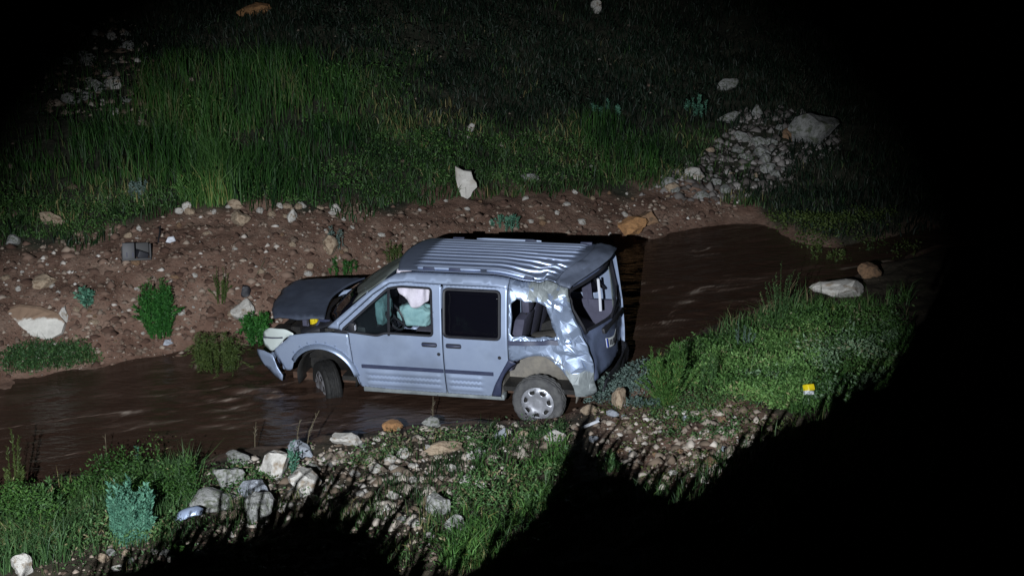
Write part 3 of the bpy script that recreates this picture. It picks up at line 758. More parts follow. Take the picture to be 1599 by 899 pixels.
# tailgate
def tg(y, z, d=0.0):
    x = -2.05 + .10 * fs(.9, 1.78, z) + .07 * (y / .8) ** 2 - d
    return crush(Vector((x, y, z)), 1.0) + Vector((0, 0, 0))
tgo = [(-.80, .50), (.78, .50), (.80, 1.0), (.70, 1.55), (.62, 1.72), (-.62, 1.74), (-.70, 1.55), (-.81, 1.0)]
tgw = rounded([(-.68, 1.04), (.68, 1.04), (.60, 1.52), (.52, 1.64), (-.52, 1.65), (-.60, 1.52)], .06)
tailgate = panel('tailgate', tgo, [tgw], lambda y, z: tg(y, z, .02 if z < .98 else 0) + Vector((.035 * mnoise.noise(Vector((y * 3, z * 3, 7))) * fs(1.2, .8, z), 0, 0)), M['gate_shaded'], van, .055, .02, 25, .3)
bm = bmesh.new(); pts = [tg(*p, .012) for p in resample(tgw, .08)]; bm_tube(bm, pts + pts[:2], .022, 6); bm_obj('window_seal', bm, M['plastic'], tailgate)
# what is left of the rear glass, its wiper
panel('glass_remnant', [(-.66, 1.05), (-.30, 1.05), (-.36, 1.22), (-.48, 1.40), (-.5, 1.62), (-.60, 1.52)], [], lambda y, z: tg(y, z, -.01), M['glasscrack'], tailgate, .08, .004)
bm = bmesh.new(); bm_tube(bm, [tg(-.02, 1.03, .03), tg(-.20, 1.15, .045), tg(-.46, 1.30, .045)], [.018, .013, .008], 6); bm_obj('wiper', bm, M['plastic'], tailgate)
# number plate: pale, bent, with a blue band at its left end
pc = tg(-.36, .80, .05)
def plate(u, v, d=0.0):
    p = tg(.26 - u * .46, .74 + v * .115 - .03 * math.sin(u * 3), .045 + d); p.x -= .02 * math.sin(u * 4); return p
pl = panel('licence_plate', [(0, 0), (1, 0), (1, 1), (0, 1)], [], plate, M['platew'], tailgate, .12, .004)
panel('plate_band', [(.01, .03), (.10, .03), (.10, .97), (.01, .97)], [], lambda u, v: plate(u, v, .004), M['blue'], pl, .1, .002)
for k, (a, b_) in enumerate(((.16, .05), (.24, .07), (.36, .07), (.46, .07), (.60, .06), (.69, .06), (.80, .07))):   # the characters, too blurred to read
    panel('plate_character', [(a, .2), (a + b_, .2), (a + b_, .8), (a + b_ * .6, .8), (a + b_ * .6, .45), (a + b_ * .4, .45), (a + b_ * .4, .8), (a, .8)], [], lambda u, v: plate(u, v, .004), M['ink'], pl, .2, .002)
bm = bmesh.new(); bm_box(bm, (-2.09, -.55, .92), (-2.05, .30, .985), .012, fn=lambda p: tg(p.y, p.z, -2.02 - p.x)); bm_obj('plate_lamp_bar', bm, M['plastic'], tailgate)
# roof spoiler lip, dented
def spo(u, v):
    y = -.66 + 1.32 * u
    p = Vector((-1.80 - .26 * v + .03 * (y / .6) ** 2, y, roof_z(y * .97) + .020 - .05 * v * v))
    q = crush(p); q.z += .010 * mnoise.noise(Vector((u * 6, v * 3, 3))); return q
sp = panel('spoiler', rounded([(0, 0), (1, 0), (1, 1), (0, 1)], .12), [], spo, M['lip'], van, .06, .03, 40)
# rear bumper and the dusty corner
def rb(u, v):
    y = .86 - 1.72 * u; x = -2.10 - .03 * math.sin(math.pi * u) + .26 * max(0, 1 - u / .10) ** 1.5 + .26 * max(0, (u - .9) / .1) ** 1.5
    p = Vector((x, y, .28 + .18 * v - .03 * (1 - v)))
    p += Vector((.03 * mnoise.noise(Vector((u * 7, v * 2, 3))), .01 * mnoise.noise(Vector((u * 9, v * 3, 5))), 0)); return p
panel('rear_bumper', [(.07, 0), (1, 0), (1, 1), (.16, 1), (.10, .6)], [], lambda u, v: rb(u, v), M['plastic'], van, .05, .02, 25, .3)
# structure inside: floor, chassis, trim
bm = bmesh.new(); bm_box(bm, (-2.0, -.72, .30), (1.25, .72, .36)); bm_obj('floor_pan', bm, M['darkmetal'], van)
bm = bmesh.new(); bm_box(bm, (-1.95, -.55, .20), (2.0, -.40, .30)); bm_box(bm, (-1.95, .40, .20), (2.0, .55, .30)); bm_tube(bm, [(-1.332, -.8, .25), (-1.332, .8, .235)], .05); bm_obj('chassis_rail', bm, M['rust'], van)
bm = bmesh.new(); bm_box(bm, (.85, -.78, .60), (1.30, .78, 1.06), .08); dash = bm_obj('dashboard', bm, M['plastic'], van)
bm = bmesh.new()
c0 = Vector((.62, .38, 1.06)); ax = Vector((-.85, 0, .5)).normalized(); e1 = Vector((0, 1, 0)); e2 = ax.cross(e1)
bm_tube(bm, [c0 + (e1 * math.cos(a) + e2 * math.sin(a)) * .185 for a in [2 * math.pi * k / 20 for k in range(22)]], .016, 6)
bm_tube(bm, [c0, c0 - ax * .28], .03, 6)
for a in (0, 2.1, 4.2): bm_tube(bm, [c0 - ax * .02, c0 + (e1 * math.cos(a) + e2 * math.sin(a)) * .18], .014, 6)
bm_obj('steering_wheel', bm, M['plastic'], van)
def cushion(name, c, s, m, seed, wr=.03):
    bm = bmesh.new(); bmesh.ops.create_icosphere(bm, subdivisions=4, radius=1)
    for v in bm.verts:
        n = v.co.normalized(); k = 1 + wr * 6 * mnoise.noise(n * 2.2 + Vector((seed, 0, 0))) * .5 - wr * 2 * abs(mnoise.noise(n * 5 + Vector((0, seed, 0))))
        e = Vector([math.copysign(abs(t) ** .7, t) for t in n])
        v.co = Vector(c) + Vector((e.x * s[0], e.y * s[1], e.z * s[2])) * k
    return bm_obj(name, bm, m, van, 60)
cushion('airbag', (.74, .42, 1.17), (.07, .20, .20), M['airteal'], 1, .06)
cushion('airbag', (.44, .12, 1.00), (.22, .12, .15), M['airteal'], 4, .06)
def curtain(u, v):
    return Vector((.62 - .46 * u, .20 + .06 * v, 1.62 - .46 * v + .03 * math.sin(u * 9))) + Vector((.0, .03 * math.sin(u * 14 + v * 2) + .03 * mnoise.noise(Vector((u * 5, v * 3, 0))), 0))
panel('curtain_airbag', rounded([(0, 0), (1, 0), (.95, .85), (.6, 1), (.3, .92), (.08, .7)], .06), [], curtain, M['airbag'], van, .05, .02, 60)
def seat(x, y, w=.25, hz=1.28, m=M['seat']):
    s = empty('seat', parent=van)
    bm = bmesh.new(); bm_box(bm, (x - .02, y - w, .52), (x + .48, y + w, .68), .05); bm_obj('seat_cushion', bm, m, s)
    bm = bmesh.new(); bm_box(bm, (x - .08, y - w, .62), (x + .06, y + w, hz), .05, fn=lambda p: p + Vector((-(p.z - .6) * .22, 0, 0))); bm_obj('backrest', bm, m, s)
    bm = bmesh.new(); bm_box(bm, (x - .24, y - .13, hz + .03), (x - .14, y + .13, hz + .22), .04); bm_obj('headrest', bm, m, s)
    for d in (-.06, .06):
        bm = bmesh.new(); bm_tube(bm, [(x - .17, y + d, hz - .05), (x - .18, y + d, hz + .06)], .008, 6); bm_obj('headrest_post', bm, M['darkmetal'], s)
seat(.02, .42); seat(.10, -.42)
seat(-.95, .42, .24, 1.22, M['trim']); seat(-.95, -.08, .24, 1.22, M['trim']); seat(-.95, -.52, .2, 1.22, M['trim'])
# load bay trim seen through the broken rear windows
def trimp(name, pts, m, w): 
    bm = bmesh.new(); bm_tube(bm, pts, w, 6); return bm_obj(name, bm, m, van)
trimp('pillar_trim', [(-1.62, -.78, .6), (-1.58, -.76, 1.1), (-1.55, -.70, 1.68)], M['trim'], .07)
trimp('pillar_trim', [(-1.86, -.30, 1.02), (-1.86, -.29, 1.20), (-1.85, -.27, 1.45)], M['strap'], .018)
trimp('seat_belt', [(-1.30, .55, 1.62), (-1.38, .45, 1.30), (-1.45, .30, 1.05)], M['plastic'], .022)
trimp('seat_belt', [(-1.75, -.15, 1.62), (-1.80, -.40, 1.36), (-1.84, -.62, 1.20)], M['plastic'], .02)
bm = bmesh.new(); bm_box(bm, (-1.97, -.70, .36), (-1.30, .38, .58), .04); bm_obj('load_floor', bm, M['trim'], van)
bm = bmesh.new(); bm_box(bm, (-1.95, -.74, .60), (-1.1, -.70, 1.02), .01); bm_obj('side_trim', bm, M['trim'], van)
bm = bmesh.new(); bm_box(bm, (-1.80, .15, .86), (-1.15, .62, .96), .03, rot=Euler((.15, .12, .2))); bm_obj('parcel_shelf', bm, M['liner'], van)

# wheels
def wheel(loc, steer, dusty, camber=0):
    w = empty('wheel', loc, (camber, 0, steer), van)
    bm = bmesh.new(); R_, W_ = .325, .10
    prof = [(.205, .088), (.225, W_), (.275, W_ + .008), (.305, W_ - .002), (.318, W_ - .022), (.322, .06), (.316, .052), (.316, .047), (.325, .04), (.325, .012), (.317, .008), (.317, -.008), (.325, -.012), (.325, -.04), (.316, -.047), (.316, -.052), (.322, -.06), (.318, -W_ + .022), (.305, -W_ + .002), (.275, -W_ - .008), (.225, -W_), (.205, -.088)]
    rings = bm_lathe(bm, prof, 60)
    for i, (r_, h_) in enumerate(prof):       # tread blocks and shoulder notches
        if r_ > .304:
            for k, v in enumerate(rings[i]):
                if k % 3 == (1 if abs(h_) > .05 else 2): v.co.x *= .975; v.co.z *= .975
    bm_obj('tyre', bm, M['rubber'] if dusty else M['rubber_wet'], w, 40)
    # pressed wheel cover: a dished disc with a ring of openings
    holes = []
    for k in range(7):
        a = 2 * math.pi * k / 7 + .3
        q = [(.125, -.20), (.175, -.235), (.175, .235), (.125, .20)]
        holes.append(rounded([(r_ * math.cos(a + t), r_ * math.sin(a + t)) for r_, t in q], .018, 3))
    def dish(x, z):
        r_ = math.hypot(x, z)
        return Vector((x, .082 + .026 * fs(.04, .15, r_) * (1 - fs(.15, .212, r_)) - .0 + .012 * (1 - fs(.045, .065, r_)), z))
    circ = [(.212 * math.cos(2 * math.pi * k / 48), .212 * math.sin(2 * math.pi * k / 48)) for k in range(48)]
    panel('wheel_cover', circ, holes, dish, M['rim'] if dusty else M['rim_wet'], w, .022, .006, 40, .1)
    bm = bmesh.new(); rr = bm_lathe(bm, [(.213, .095), (.216, .092), (.20, .05), (.19, -.06), (.205, -.088)], 40)
    bm_lathe(bm, [(.19, .02), (.02, .02)], 40)
    bm_obj('rim', bm, M['darkmetal'], w, 40)
wheel((1.47, .70, .205), rad(-50), False); wheel((1.44, -.76, .30), rad(-40) + math.pi, False)
wheel((-1.332, .80, .232), 0, True); wheel((-1.332, -.80, .26), math.pi, True)
#@@REST
# ------------------------------------------------------------------ rocks
def rock_mesh(seed, sub=2, cuts=9, rough=.16):
    rg = random.Random(seed); bm = bmesh.new()
    bmesh.ops.create_icosphere(bm, subdivisions=sub, radius=1)
    planes = []
    for k in range(cuts):
        n = Vector((rg.gauss(0, 1), rg.gauss(0, 1), rg.gauss(0, 1))).normalized(); planes.append((n, rg.uniform(.50, .86)))
    for v in bm.verts:
        p = v.co.copy()
        for n, d in planes:
            e = p.dot(n) - d
            if e > 0: p -= n * e
        p *= 1 + rough * mnoise.noise(p * 1.9 + Vector((seed * 3.7, 0, 0))) + rough * .6 * mnoise.noise(p * 4.5 + Vector((0, seed * 1.3, 0)))
        v.co = p
    return bm
ROCK_CACHE = {}
def rock_data(seed, sub, m, big=False):
    k = (seed, sub, m)
    if k not in ROCK_CACHE:
        bm = rock_mesh(seed, sub, 12 if big else 8, .20 if big else .14)
        me = bpy.data.meshes.new('rock'); bm.to_mesh(me); bm.free(); me.materials.append(M[m])
        me.shade_smooth(); me.set_sharp_from_angle(angle=rad(24)); ROCK_CACHE[k] = me
    return ROCK_CACHE[k]
def rock(px, py, w, h, m, seed, label, name='rock', sub=3, group=None, sink=.25, tilt=.35, yaw=None, depth=None):
    rg = random.Random(seed * 31 + int(px))
    P, mpp = ground(px, py + h * .30)
    sx = w * mpp / 2 * 1.12; sz = h * mpp / 2 * 1.12; sy = (depth or (sx + sz) / 2)
    if h < w * .6: sy = max(sy * .8, sz)
    o = bpy.data.objects.new(name, rock_data(seed, sub, m, sub > 2)); C.objects.link(o)
    o.location = P + Vector((0, sy * .3, sz * (.75 - sink)))
    o.scale = (sx, sy, sz); o.rotation_euler = (rg.uniform(-tilt, tilt) * .5, rg.uniform(-tilt, tilt) * .5, rg.uniform(-.5, .5) if yaw is None else yaw)
    return tag(o, label, 'rock', group)
BIG = [
    (98, 494, 18, 26, 'r_white', 9, 'small upright white stone beside the right end of the broad limestone slab'),
    (70, 442, 46, 22, 'r_tan', 5, 'flat tan stone in the mud above the broad limestone slab'),
    (376, 490, 36, 40, 'r_white', 4, 'rounded white stone in the mud ahead of the van bonnet'),
    (374, 345, 30, 30, 'r_tan', 8, 'peaked pale stone on the bank rim, largest of the rim stones'),
    (456, 341, 17, 22, 'r_white', 7, 'pointed bright white stone on the bank rim beside a grey-leaved plant'),
    (517, 388, 26, 34, 'r_tan', 2, 'yellowish grey stone on the mud bank under a small grey plant'),
    (78, 347, 44, 22, 'r_tan', 12, 'brownish stone half covered by low meadow plants above the mud bank'),
    (20, 377, 30, 18, 'r_grey', 13, 'grey mossy stone in the meadow edge near the left border'),
    (430, 730, 52, 54, 'r_white', 11, 'round white boulder on the near bank, tallest of the boulder cluster'),
    (474, 757, 54, 44, 'r_white', 14, 'white boulder striped with grass shadows on the near bank'),
    (402, 770, 52, 34, 'r_blue', 15, 'bluish flat-topped boulder below the round white boulder'),
    (405, 800, 44, 56, 'r_grey', 16, 'rough dark grey boulder at the edge of the shade on the near bank'),
    (332, 786, 84, 36, 'r_grey', 17, 'long grey slab lying beside the glaucous plant on the near bank'),
    (355, 752, 48, 42, 'r_grey', 18, 'grey mossy boulder among grass just left of the round white boulder'),
    (372, 716, 40, 26, 'r_grey', 19, 'grey weathered stone at the water edge above the mossy boulder'),
    (471, 704, 42, 26, 'r_blue', 20, 'bluish white stone among leafy weeds at the near water edge'),
    (537, 686, 48, 24, 'r_white', 21, 'knobbly white stone at the water edge below the front door of the van'),
    (613, 668, 30, 24, 'r_rust', 22, 'orange brown stone at the near water edge under the sliding door'),
    (672, 663, 34, 20, 'r_grey', 23, 'grey stone at the near water edge ahead of the rear wheel'),
    (34, 888, 36, 36, 'r_white', 24, 'white boulder at the bottom left corner of the near bank'),
    (168, 804, 20, 16, 'r_rust', 26, 'small orange stone in the gravel below the glaucous plant'),
    (866, 684, 34, 26, 'r_white', 25, 'white wedge of stone in front of the rear wheel'),
    (783, 681, 20, 22, 'r_blue', 27, 'pale blue-white stone in low weeds left of the rear wheel'),
    (694, 702, 58, 20, 'r_tan', 28, 'long tan stone lying in the middle of the near bank'),
    (628, 709, 20, 20, 'r_white', 29, 'small cream stone on the near bank left of the long tan stone'),
    (726, 752, 22, 20, 'r_white', 30, 'bright white stone alone beside the lush grass on the near bank'),
    (684, 794, 34, 44, 'r_grey', 31, 'grey boulder half in shade at the left edge of the lush grass'),
    (712, 822, 40, 30, 'r_grey', 32, 'low grey boulder just below the half-shaded boulder by the lush grass'),
    (968, 627, 26, 36, 'r_tan', 33, 'thin tan slab tipped up on edge behind the rear bumper'),
    (918, 642, 30, 16, 'r_tan', 34, 'tan stone in the gravel right under the rear bumper corner'),
    (1270, 208, 88, 54, 'r_grey', 35, 'large pale boulder high on the far bank at the edge of the darkness'),
    (1236, 213, 34, 24, 'r_brown', 36, 'reddish stone tucked against the large dark-edge boulder'),
    (1315, 459, 88, 30, 'r_white', 37, 'long pale flat rock lying at the water edge behind the grassy bank'),
    (1360, 428, 34, 28, 'r_brown', 38, 'rounded brown rock standing behind the long pale flat rock'),
    (1030, 491, 64, 20, 'r_tan', 39, 'flat tan rock breaking the water just behind the van'),
    (1136, 453, 32, 12, 'r_tan', 40, 'small flat tan rock in the dark water mid stream'),
    (985, 360, 50, 30, 'r_rust', 41, 'orange brown rock at the far water edge by the roof corner'),
    (1010, 345, 40, 26, 'r_brown', 42, 'brown rock behind the orange one at the far water edge'),
    (1083, 276, 40, 24, 'r_white', 43, 'whitish boulder at the left foot of the rubble spill'),
    (1134, 134, 40, 18, 'r_grey', 44, 'flat grey stone high on the dark far slope'),
    (1140, 186, 40, 22, 'r_grey', 45, 'dim grey stone above the rubble spill'),
    (1182, 177, 20, 20, 'r_grey', 46, 'small grey stone on the slope left of the large boulder'),
    (735, 202, 14, 14, 'r_white', 47, 'small round white stone alone in the dark meadow above the upright slab'),
    (828, 277, 34, 16, 'r_grey', 48, 'low grey stone in the meadow edge right of the upright slab'),
    (930, 12, 20, 28, 'r_white', 49, 'pale upright stone at the very top of the dark slope'),
    (395, 18, 56, 22, 'r_rust', 50, 'dull orange stone high on the dark hillside'),
]
for i, (px, py, w, h, m, s, lab) in enumerate(BIG):
    rock(px, py, w, h, m, s, lab, sink=.15, yaw=0.0 if h > w * 1.3 else None, tilt=.15 if h > w * 1.2 else .35)
def slab(outline, foot, thick, m, label, lean, seed):
    """a stone whose broad face is turned to the road: face outline in photo pixels about its foot, real thickness behind it"""
    P, mpp = ground(*foot); k = mpp / math.cos(CAM_PITCH)
    ol = resample([((x - foot[0]) * mpp, (foot[1] - y) * k) for x, y in outline], .05)
    cx = sum(p[0] for p in ol) / len(ol); cz = sum(p[1] for p in ol) / len(ol)
    bm = bmesh.new(); rings = []
    for d, sc in ((0, .25), (.02, .60), (0.0, .85), (.06, 1.0), (.6, 1.0), (1.0, .82)):
        rings.append([bm.verts.new((cx + (x - cx) * sc, d * thick + .02 * mnoise.noise(Vector((x * 9, z * 9, seed + d * 3))) + .05 * mnoise.noise(Vector((x * 4 * sc, z * 4 * sc, seed))), cz + (z - cz) * sc)) for x, z in ol])
    n = len(ol)
    for i in range(len(rings) - 1):
        for j in range(n): bm.faces.new((rings[i][j], rings[i][(j + 1) % n], rings[i + 1][(j + 1) % n], rings[i + 1][j]))
    bm.faces.new(rings[0]); bm.faces.new(rings[-1])
    o = bm_obj('rock', bm, M[m], None, 26); o.location = P + Vector((0, .02, -.02)); o.rotation_euler = (lean, 0, 0)
    return tag(o, label, 'rock')
slab([(711, 263), (724, 269), (736, 271), (739, 281), (744, 287), (745, 293), (738, 300), (735, 307), (727, 313), (721, 311), (716, 296), (712, 280)], (728, 311), .16, 'r_white', 'tall white stone slab standing upright at the meadow edge above the van roof', -.12, 3)
slab([(-40, 500), (-10, 486), (25, 476), (60, 480), (86, 489), (98, 503), (94, 519), (74, 529), (45, 524), (10, 523), (-40, 528)], (40, 526), .5, 'r_slab', 'broad white-edged limestone slab jutting from the mud at the left end of the far bank', -.55, 8)
def scatter_px(n, poly, seed, gap=0):
    rg = random.Random(seed); out = []
    x0 = min(p[0] for p in poly); x1 = max(p[0] for p in poly); y0 = min(p[1] for p in poly); y1 = max(p[1] for p in poly)
    k = 0
    while len(out) < n and k < 20000:
        k += 1; q = (rg.uniform(x0, x1), rg.uniform(y0, y1))
        if in_poly(*q, poly) and all(math.hypot(q[0] - a[0], q[1] - a[1]) > gap for a in out): out.append(q)
    return out
SMALL = [
    (60, [(0, 400), (240, 350), (300, 335), (620, 340), (560, 420), (420, 470), (400, 540), (120, 560), (110, 480), (0, 470)], 5, 13, ('r_white', 'r_tan', 'r_white', 'r_brown'), 'in the brown far mud bank', 'stones in the far mud bank'),
    (18, [(270, 322), (600, 318), (600, 338), (280, 340)], 9, 18, ('r_white', 'r_tan', 'r_white'), 'along the rim of the mud bank', 'stones along the bank rim'),
    (20, [(640, 310), (760, 312), (900, 300), (1060, 300), (1080, 330), (990, 350), (640, 355)], 6, 13, ('r_tan', 'r_brown', 'r_white'), 'in the mud beyond the van roof', 'stones in the mud beyond the roof'),
    (30, [(1030, 298), (1085, 250), (1150, 185), (1240, 200), (1235, 270), (1130, 312)], 8, 24, ('r_grey', 'r_tan', 'r_grey', 'r_grey'), 'in the rubble spill, far right bank', 'stones of the rubble spill'),
    (28, [(100, 45), (195, 30), (235, 110), (215, 195), (160, 170), (40, 140), (30, 110)], 8, 26, ('r_grey', 'r_white', 'r_grey'), 'in the hillside rock pile', 'stones of the hillside pile'),
    (44, [(440, 720), (560, 690), (720, 680), (900, 680), (860, 700), (720, 740), (700, 860), (640, 820), (520, 790), (420, 800)], 6, 19, ('r_white', 'r_tan', 'r_grey', 'r_white'), 'among near bank weeds', 'stones strewn on the near bank'),
    (30, [(900, 640), (960, 610), (1010, 640), (1180, 630), (1210, 660), (1100, 750), (980, 720), (920, 690)], 6, 18, ('r_white', 'r_tan', 'r_brown', 'r_blue'), 'in the gravel behind the van', 'stones in the gravel behind the van'),
    (16, [(70, 862), (190, 850), (330, 830), (420, 800), (440, 830), (300, 880), (90, 895)], 9, 22, ('r_white', 'r_grey', 'r_tan'), 'in the bottom left stone row', 'stones along the bottom of the near bank'),
]
ORD = 'first second third fourth fifth sixth seventh eighth ninth tenth eleventh twelfth thirteenth fourteenth fifteenth sixteenth seventeenth eighteenth nineteenth twentieth'.split()
ORD += ['twenty-' + w for w in ORD[:9]] + ['thirtieth'] + ['thirty-' + w for w in ORD[:9]]
HUE = dict(r_white='white', r_tan='tan', r_brown='reddish brown', r_grey='grey', r_blue='bluish')
for zi, (n, poly, s0, s1, ms, lab, grp) in enumerate(SMALL):
    rg = random.Random(100 + zi); pend = []
    for k, (px, py) in enumerate(sorted(scatter_px(n, poly, 200 + zi, 7))):
        s = s0 + (s1 - s0) * rg.random() ** 1.8
        pend.append((px, py, s, rg.choice(ms)))
    for px, py, s, m in pend:
        same = [q for q in pend if q[3] == m]; i = same.index((px, py, s, m))
        where = 'rightmost' if i == len(same) - 1 else 'leftmost' if i == 0 else ORD[i] + ' from left'
        rock(px, py, s * rg.uniform(.9, 1.5), s * rg.uniform(.7, 1.1), m, 60 + rg.randrange(9), '%s %s stone %s' % (where, HUE[m], lab) if 'from' not in where else '%s stone, %s of its colour, %s' % (HUE[m], where, lab), 'stone', 2 if s > 9 else 1, grp, .42 if zi in (0, 3, 4) else .25, .8)

# loose pebbles too small to tell apart
def pebbles(name, label, n, poly, smin, smax, seed, cols):
    rg = np.random.default_rng(seed)
    px, py = poly_sample(poly, n, rg)
    P = px_to_world(px, py)
    n = len(P)
    base = np.array([(1, 0, 0), (-1, 0, 0), (0, 1, 0), (0, -1, 0), (0, 0, 1), (0, 0, -.5), (.6, .6, .5), (-.6, -.5, .55)], float)
    tri = np.array([(0, 6, 4), (0, 2, 6), (2, 1, 4), (2, 4, 6), (1, 7, 4), (1, 3, 7), (3, 0, 4), (3, 4, 7), (2, 0, 5), (1, 2, 5), (3, 1, 5), (0, 3, 5)])
    s = smin + (smax - smin) * rg.random(n) ** 3
    V = base[None] * (1 + .5 * (rg.random((n, 8, 3)) - .5)) * s[:, None, None] * np.stack([rg.uniform(.8, 1.4, n), rg.uniform(.7, 1.1, n), rg.uniform(.5, .9, n)], 1)[:, None]
    a = rg.uniform(0, 6.28, n); ca, sa = np.cos(a)[:, None], np.sin(a)[:, None]
    V = np.stack([V[..., 0] * ca - V[..., 1] * sa, V[..., 0] * sa + V[..., 1] * ca, V[..., 2]], -1) + P[:, None]
    T = (np.arange(n)[:, None, None] * 8 + tri[None]).reshape(-1, 3)
    o = np_mesh(name, V.reshape(-1, 3), T, cols, np.repeat(rg.random(n) ** 1.8, 8)); return tag(o, label, kind='stuff')
def poly_sample(poly, n, rg):
    P = np.array(poly, float); lo, hi = P.min(0), P.max(0); ox, oy = [], []
    got = 0
    while got < n:
        q = lo + (hi - lo) * rg.random((n, 2)); k = inside_poly(q[:, 0], q[:, 1], poly)
        ox.append(q[k, 0]); oy.append(q[k, 1]); got += k.sum()
    return np.concatenate(ox)[:n], np.concatenate(oy)[:n]
peb = leaf_mat('pebble_mix', (.10, .068, .05), (.30, .245, .20), .9, 0.0, dry=(.46, .43, .40))
dim_peb = leaf_mat('dim_stone_mix', (.07, .06, .055), (.26, .24, .23), .9, 0.0)
pale_peb = leaf_mat('pale_stone_mix', (.115, .085, .062), (.40, .355, .31), .9, 0.0, dry=(.48, .45, .42))
pebbles('gravel', 'rough brown and pale stones in the gravel behind the van', 620, [(930, 660), (1000, 640), (1180, 640), (1215, 665), (1120, 750), (1050, 770), (950, 725)], .012, .085, 14, pale_peb)
clod = leaf_mat('earth_clod', (.065, .036, .026), (.17, .112, .085), .95, 0.0, dry=(.25, .19, .15))
pebbles('pebbles', 'loose pebbles scattered over the brown far mud bank', 4200, [(-100, 400), (240, 345), (300, 328), (700, 330), (1100, 296), (1180, 320), (985, 380), (640, 400), (420, 540), (150, 572), (-100, 600)], .008, .055, 5, peb)
pebbles('gravel', 'loose gravel and grit on the near bank', 2600, [(280, 790), (540, 690), (900, 640), (990, 590), (1220, 630), (1180, 720), (1000, 770), (860, 700), (700, 890), (300, 890), (60, 899), (60, 860)], .008, .045, 6, peb)
pebbles('rubble', 'broken stones filling the hillside rock pile', 330, [(90, 40), (200, 20), (250, 110), (225, 210), (150, 190), (30, 160), (10, 120)], .02, .12, 7, peb)
pebbles('clods', 'clods of brown earth on the far mud bank', 1500, [(-100, 395), (240, 345), (300, 328), (700, 320), (1100, 300), (1180, 335), (985, 378), (640, 400), (420, 538), (150, 572), (-100, 600)], .02, .09, 9, clod)
pebbles('waterline_stones', 'small pale stones washed along the near waterline', 420, [(290, 745), (420, 708), (520, 690), (640, 672), (800, 664), (900, 662), (900, 700), (700, 705), (520, 725), (360, 790)], .015, .085, 10, pale_peb)
pebbles('gravel', 'pale broken stones littering the middle of the near bank', 1050, [(380, 740), (560, 700), (860, 690), (730, 780), (620, 830), (480, 800), (330, 840)], .012, .095, 12, pale_peb)
pebbles('rubble', 'broken stones filling the rubble spill', 900, [(1000, 305), (1060, 262), (1120, 225), (1165, 165), (1240, 170), (1310, 195), (1310, 240), (1250, 255), (1230, 290), (1130, 325)], .02, .12, 8, dim_peb)

# ------------------------------------------------------------------ grass and plants
def blades(name, label, P, h, w, lean, m, seed, tint=None, az=None, kind='stuff', parent=None):
    rg = np.random.default_rng(seed); n = len(P)
    a = rg.uniform(0, 2 * np.pi, n) if az is None else az + rg.normal(0, .6, n)
    f = rg.uniform(0, 2 * np.pi, n)
    side = np.stack([np.cos(f), np.sin(f), np.zeros(n)], 1) * (w / 2)[:, None]
    ln = np.abs(rg.normal(lean, lean * .5, n))
    d = np.stack([np.cos(a), np.sin(a), np.zeros(n)], 1)
    up = np.array([0, 0, 1.0])
    mid = P + up * (h * .55)[:, None] + d * (h * ln * .3)[:, None]
    tip = P + up * (h * (1 - .25 * ln))[:, None] + d * (h * ln)[:, None]
    B = P - up * .03
    V = np.stack([B - side, B + side, mid - side * .75, mid + side * .75, tip], 1).reshape(-1, 3)
    T = (np.arange(n)[:, None, None] * 5 + np.array([(0, 1, 3), (0, 3, 2), (2, 3, 4)])[None]).reshape(-1, 3)
    t = rg.random(n) if tint is None else tint
    o = np_mesh(name, V, T, m, np.repeat(t, 5), parent)
    return tag(o, label, kind=kind)
def tints(P, rg, seed, lo=.15, k=.7):
    return np.clip(.5 + 1.3 * fbm(P[:, 0] * 1.1, P[:, 1] * 1.1, seed) + rg.normal(0, .20, len(P)), 0, 1)
def keep(P, rg, seed, freq=1.6, thr=-.05, soft=.25):
    n = fbm(P[:, 0] * freq, P[:, 1] * freq, seed)
    return rg.random(len(P)) < np.clip((n - thr) / soft + .5, 0, 1)
